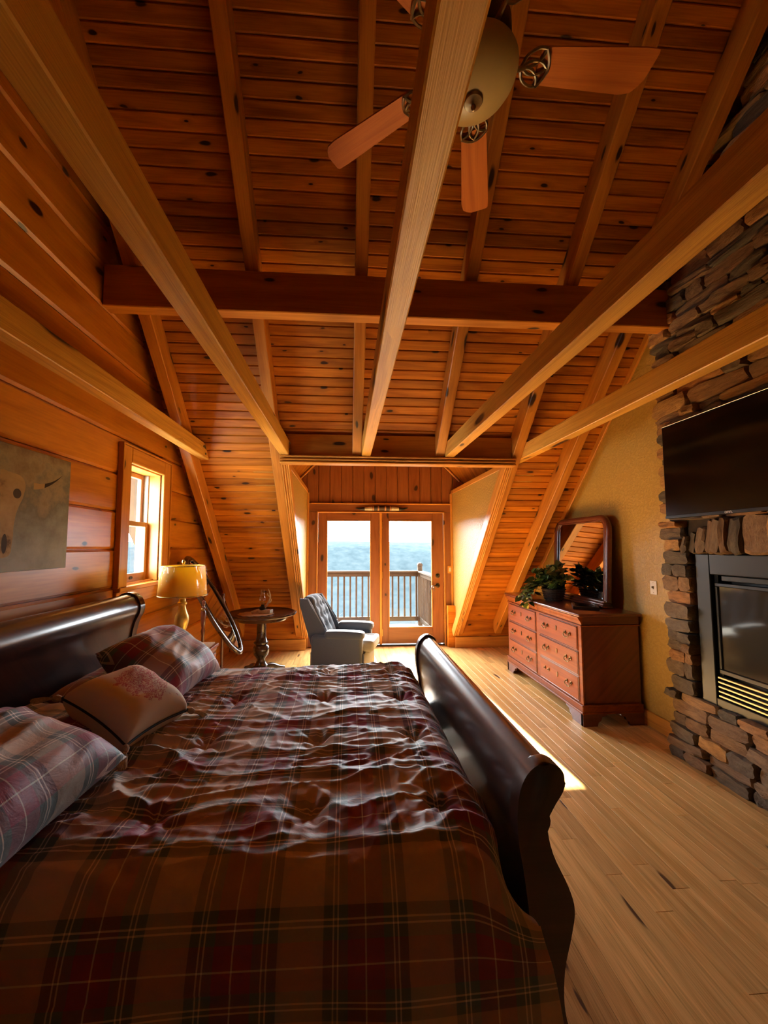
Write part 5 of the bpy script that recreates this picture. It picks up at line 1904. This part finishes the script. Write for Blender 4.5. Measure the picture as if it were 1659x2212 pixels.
lh = empty('longhorn_ornament', (0.545, 6.105, 2.118), 0, 'small leather wrapped longhorn mount over the glass doors', 'ornament')
tube('wrap', smoothpts([(-0.15, 0, 0), (-0.08, 0, 0.002), (0, 0, 0.004), (0.08, 0, 0.002), (0.15, 0, 0)]), 0.036, 'leather', lh, 14, False)
for xw in (-0.135, -0.055, 0.055, 0.135):
    tube('band', [(xw - 0.011, 0, 0.003), (xw + 0.011, 0, 0.003)], 0.0385, 'leathertan', lh, 16)
for s_ in (-1, 1):
    hpts = smoothpts([(s_ * 0.15, 0, 0), (s_ * 0.22, 0, -0.002), (s_ * 0.27, 0, -0.006)], 5)
    tube('horn', hpts, [0.034 - 0.0009 * i for i in range(len(hpts))], 'horn', lh, 12)
    hpts = smoothpts([(s_ * 0.268, 0, -0.006), (s_ * 0.33, 0, -0.008), (s_ * 0.38, 0, 0.0 if s_ < 0 else 0.006), (s_ * 0.412, 0, 0.012 if s_ > 0 else 0.002)], 5)
    tube('horn_tip', hpts, [0.0255 - 0.0015 * i for i in range(len(hpts))], 'hornblack', lh, 12)


def switch(name, loc, rz, label, plate, rocker):
    e = empty(name, loc, rz, label, 'switch')
    bm = bmesh.new()
    box_bm(bm, -0.036, 0.036, -0.006, 0.0, -0.058, 0.058, 0.003, 2)
    from_bm('plate', bm, plate, e)
    bm = bmesh.new()
    if rocker:
        box_bm(bm, -0.016, 0.016, -0.011, -0.006, -0.033, 0.033, 0.002)
    else:
        box_bm(bm, -0.005, 0.005, -0.020, -0.006, -0.004, 0.012, 0.002)
        box_bm(bm, -0.006, 0.006, -0.0065, -0.005, -0.013, 0.013)
    from_bm('toggle', bm, 'white' if rocker else 'pull', e)
    for z in (-0.042, 0.042):
        lathe('screw', [(0, 0), (0.003, 0), (0.002, 0.0015), (0, 0.0018)], 'pull', e, 8, loc=(0, -0.006, z), rot=(PI / 2, 0, 0))
    return e


switch('light_switch', (XR - 0.001, 3.20, 1.18), -PI / 2, 'ivory toggle light switch on the tan wall by the chimney', 'white', False)
switch('light_switch', (1.615, 6.112, 1.166), 0, 'rocker switch with a wooden plate beside the glass doors', 'trim', True)
ol = empty('wall_outlet', (-0.598, 6.085, 0.30), 0, 'white plug-in adapter in outlet behind the armchair', 'outlet')
bm = bmesh.new()
box_bm(bm, -0.036, 0.036, -0.004, 0.003, -0.07, 0.07, 0.003)
from_bm('plate', bm, 'trim', ol)
bm = bmesh.new()
box_bm(bm, -0.028, 0.030, -0.045, -0.004, -0.055, 0.035, 0.008, 2)
from_bm('adapter', bm, 'white', ol)

# ================================================================== ceiling fan on its downrod from the ridge
fan = empty('ceiling_fan', (0.44, 1.26, 3.20), 0, 'five bladed ceiling fan with frosted bowl light and pewter blade irons', 'ceiling fan')
lathe('downrod', [(0, 0.22), (0.013, 0.22), (0.013, 1.95), (0, 1.95)], 'pewter', fan, 12)
lathe('canopy', [(0, 1.86), (0.03, 1.86), (0.06, 1.90), (0.075, 1.97), (0, 1.98)], 'pewter', fan, 24)
lathe('motor', [(0, 0.03), (0.09, 0.03), (0.12, 0.05), (0.135, 0.08), (0.135, 0.15), (0.115, 0.19), (0.06, 0.21), (0.03, 0.24), (0, 0.245)], 'bronze', fan, 36)
lathe('fitter', [(0, -0.005), (0.10, -0.005), (0.115, 0.01), (0.10, 0.032), (0, 0.032)], 'pewter', fan, 32)
lathe('bowl', [(0, -0.098), (0.03, -0.096), (0.07, -0.087), (0.105, -0.069), (0.132, -0.045), (0.149, -0.018), (0.155, 0.002), (0.152, 0.008), (0.145, 0.004), (0, 0.0)], 'bowl', fan, 48)
lathe('finial', [(0, -0.136), (0.004, -0.134), (0.006, -0.127), (0.009, -0.121), (0.007, -0.115), (0.014, -0.111), (0.030, -0.106), (0.034, -0.098), (0.030, -0.092), (0, -0.092)], 'pewter', fan, 28)


def blade_outline():
    pts = [(0.235, -0.058), (0.24, 0.058), (0.58, 0.074), (0.618, 0.066), (0.636, 0.045), (0.648, 0.02), (0.651, -0.02), (0.653, -0.060), (0.648, -0.072), (0.60, -0.074)]
    return pts


for k in range(5):
    ang = math.radians(-1 + 72 * k)
    bl = empty('blade_arm', (0, 0, 0.055), ang)
    bl.parent = fan
    pm = Matrix.Rotation(math.radians(-9), 4, 'X') @ Matrix.Diagonal((1, 0.88, 1, 1))
    bm = bmesh.new()
    ol_ = blade_outline()
    lo_ = [bm.verts.new((p[0], p[1], -0.003)) for p in ol_]
    hi_ = [bm.verts.new((p[0], p[1], 0.003)) for p in ol_]
    bm.faces.new(lo_[::-1])
    bm.faces.new(hi_)
    for i in range(len(ol_)):
        j = (i + 1) % len(ol_)
        bm.faces.new((lo_[i], lo_[j], hi_[j], hi_[i]))
    from_bm('blade', bm, 'blade', bl, mtx=pm)
    # blade iron: a stem with three open leaves
    bm = bmesh.new()
    tube_bm(bm, [(0.10, 0, -0.02), (0.15, 0, -0.028), (0.19, 0, -0.014)], [0.012, 0.010, 0.008], 8)
    for dy2, ln in ((-0.034, 0.075), (0.0, 0.095), (0.034, 0.075)):
        base = Vector((0.175, 0, -0.012))
        tipv = Vector((0.175 + ln, dy2 * 1.7, -0.008))
        d_ = (tipv - base)
        sd2 = Vector((-d_.y, d_.x, 0)).normalized() * 0.020
        tube_bm(bm, smoothpts([base, base + d_ * 0.35 + sd2, base + d_ * 0.75 + sd2 * 0.9, tipv], 4), 0.0055, 6)
        tube_bm(bm, smoothpts([base, base + d_ * 0.35 - sd2, base + d_ * 0.75 - sd2 * 0.9, tipv], 4), 0.0055, 6)
    tube_bm(bm, smoothpts([(0.250, -0.060, -0.010), (0.268, -0.030, -0.010), (0.276, 0, -0.009), (0.268, 0.030, -0.010), (0.250, 0.060, -0.010)], 4), 0.006, 6)
    from_bm('blade_iron', bm, 'pewter', bl, True, mtx=pm)
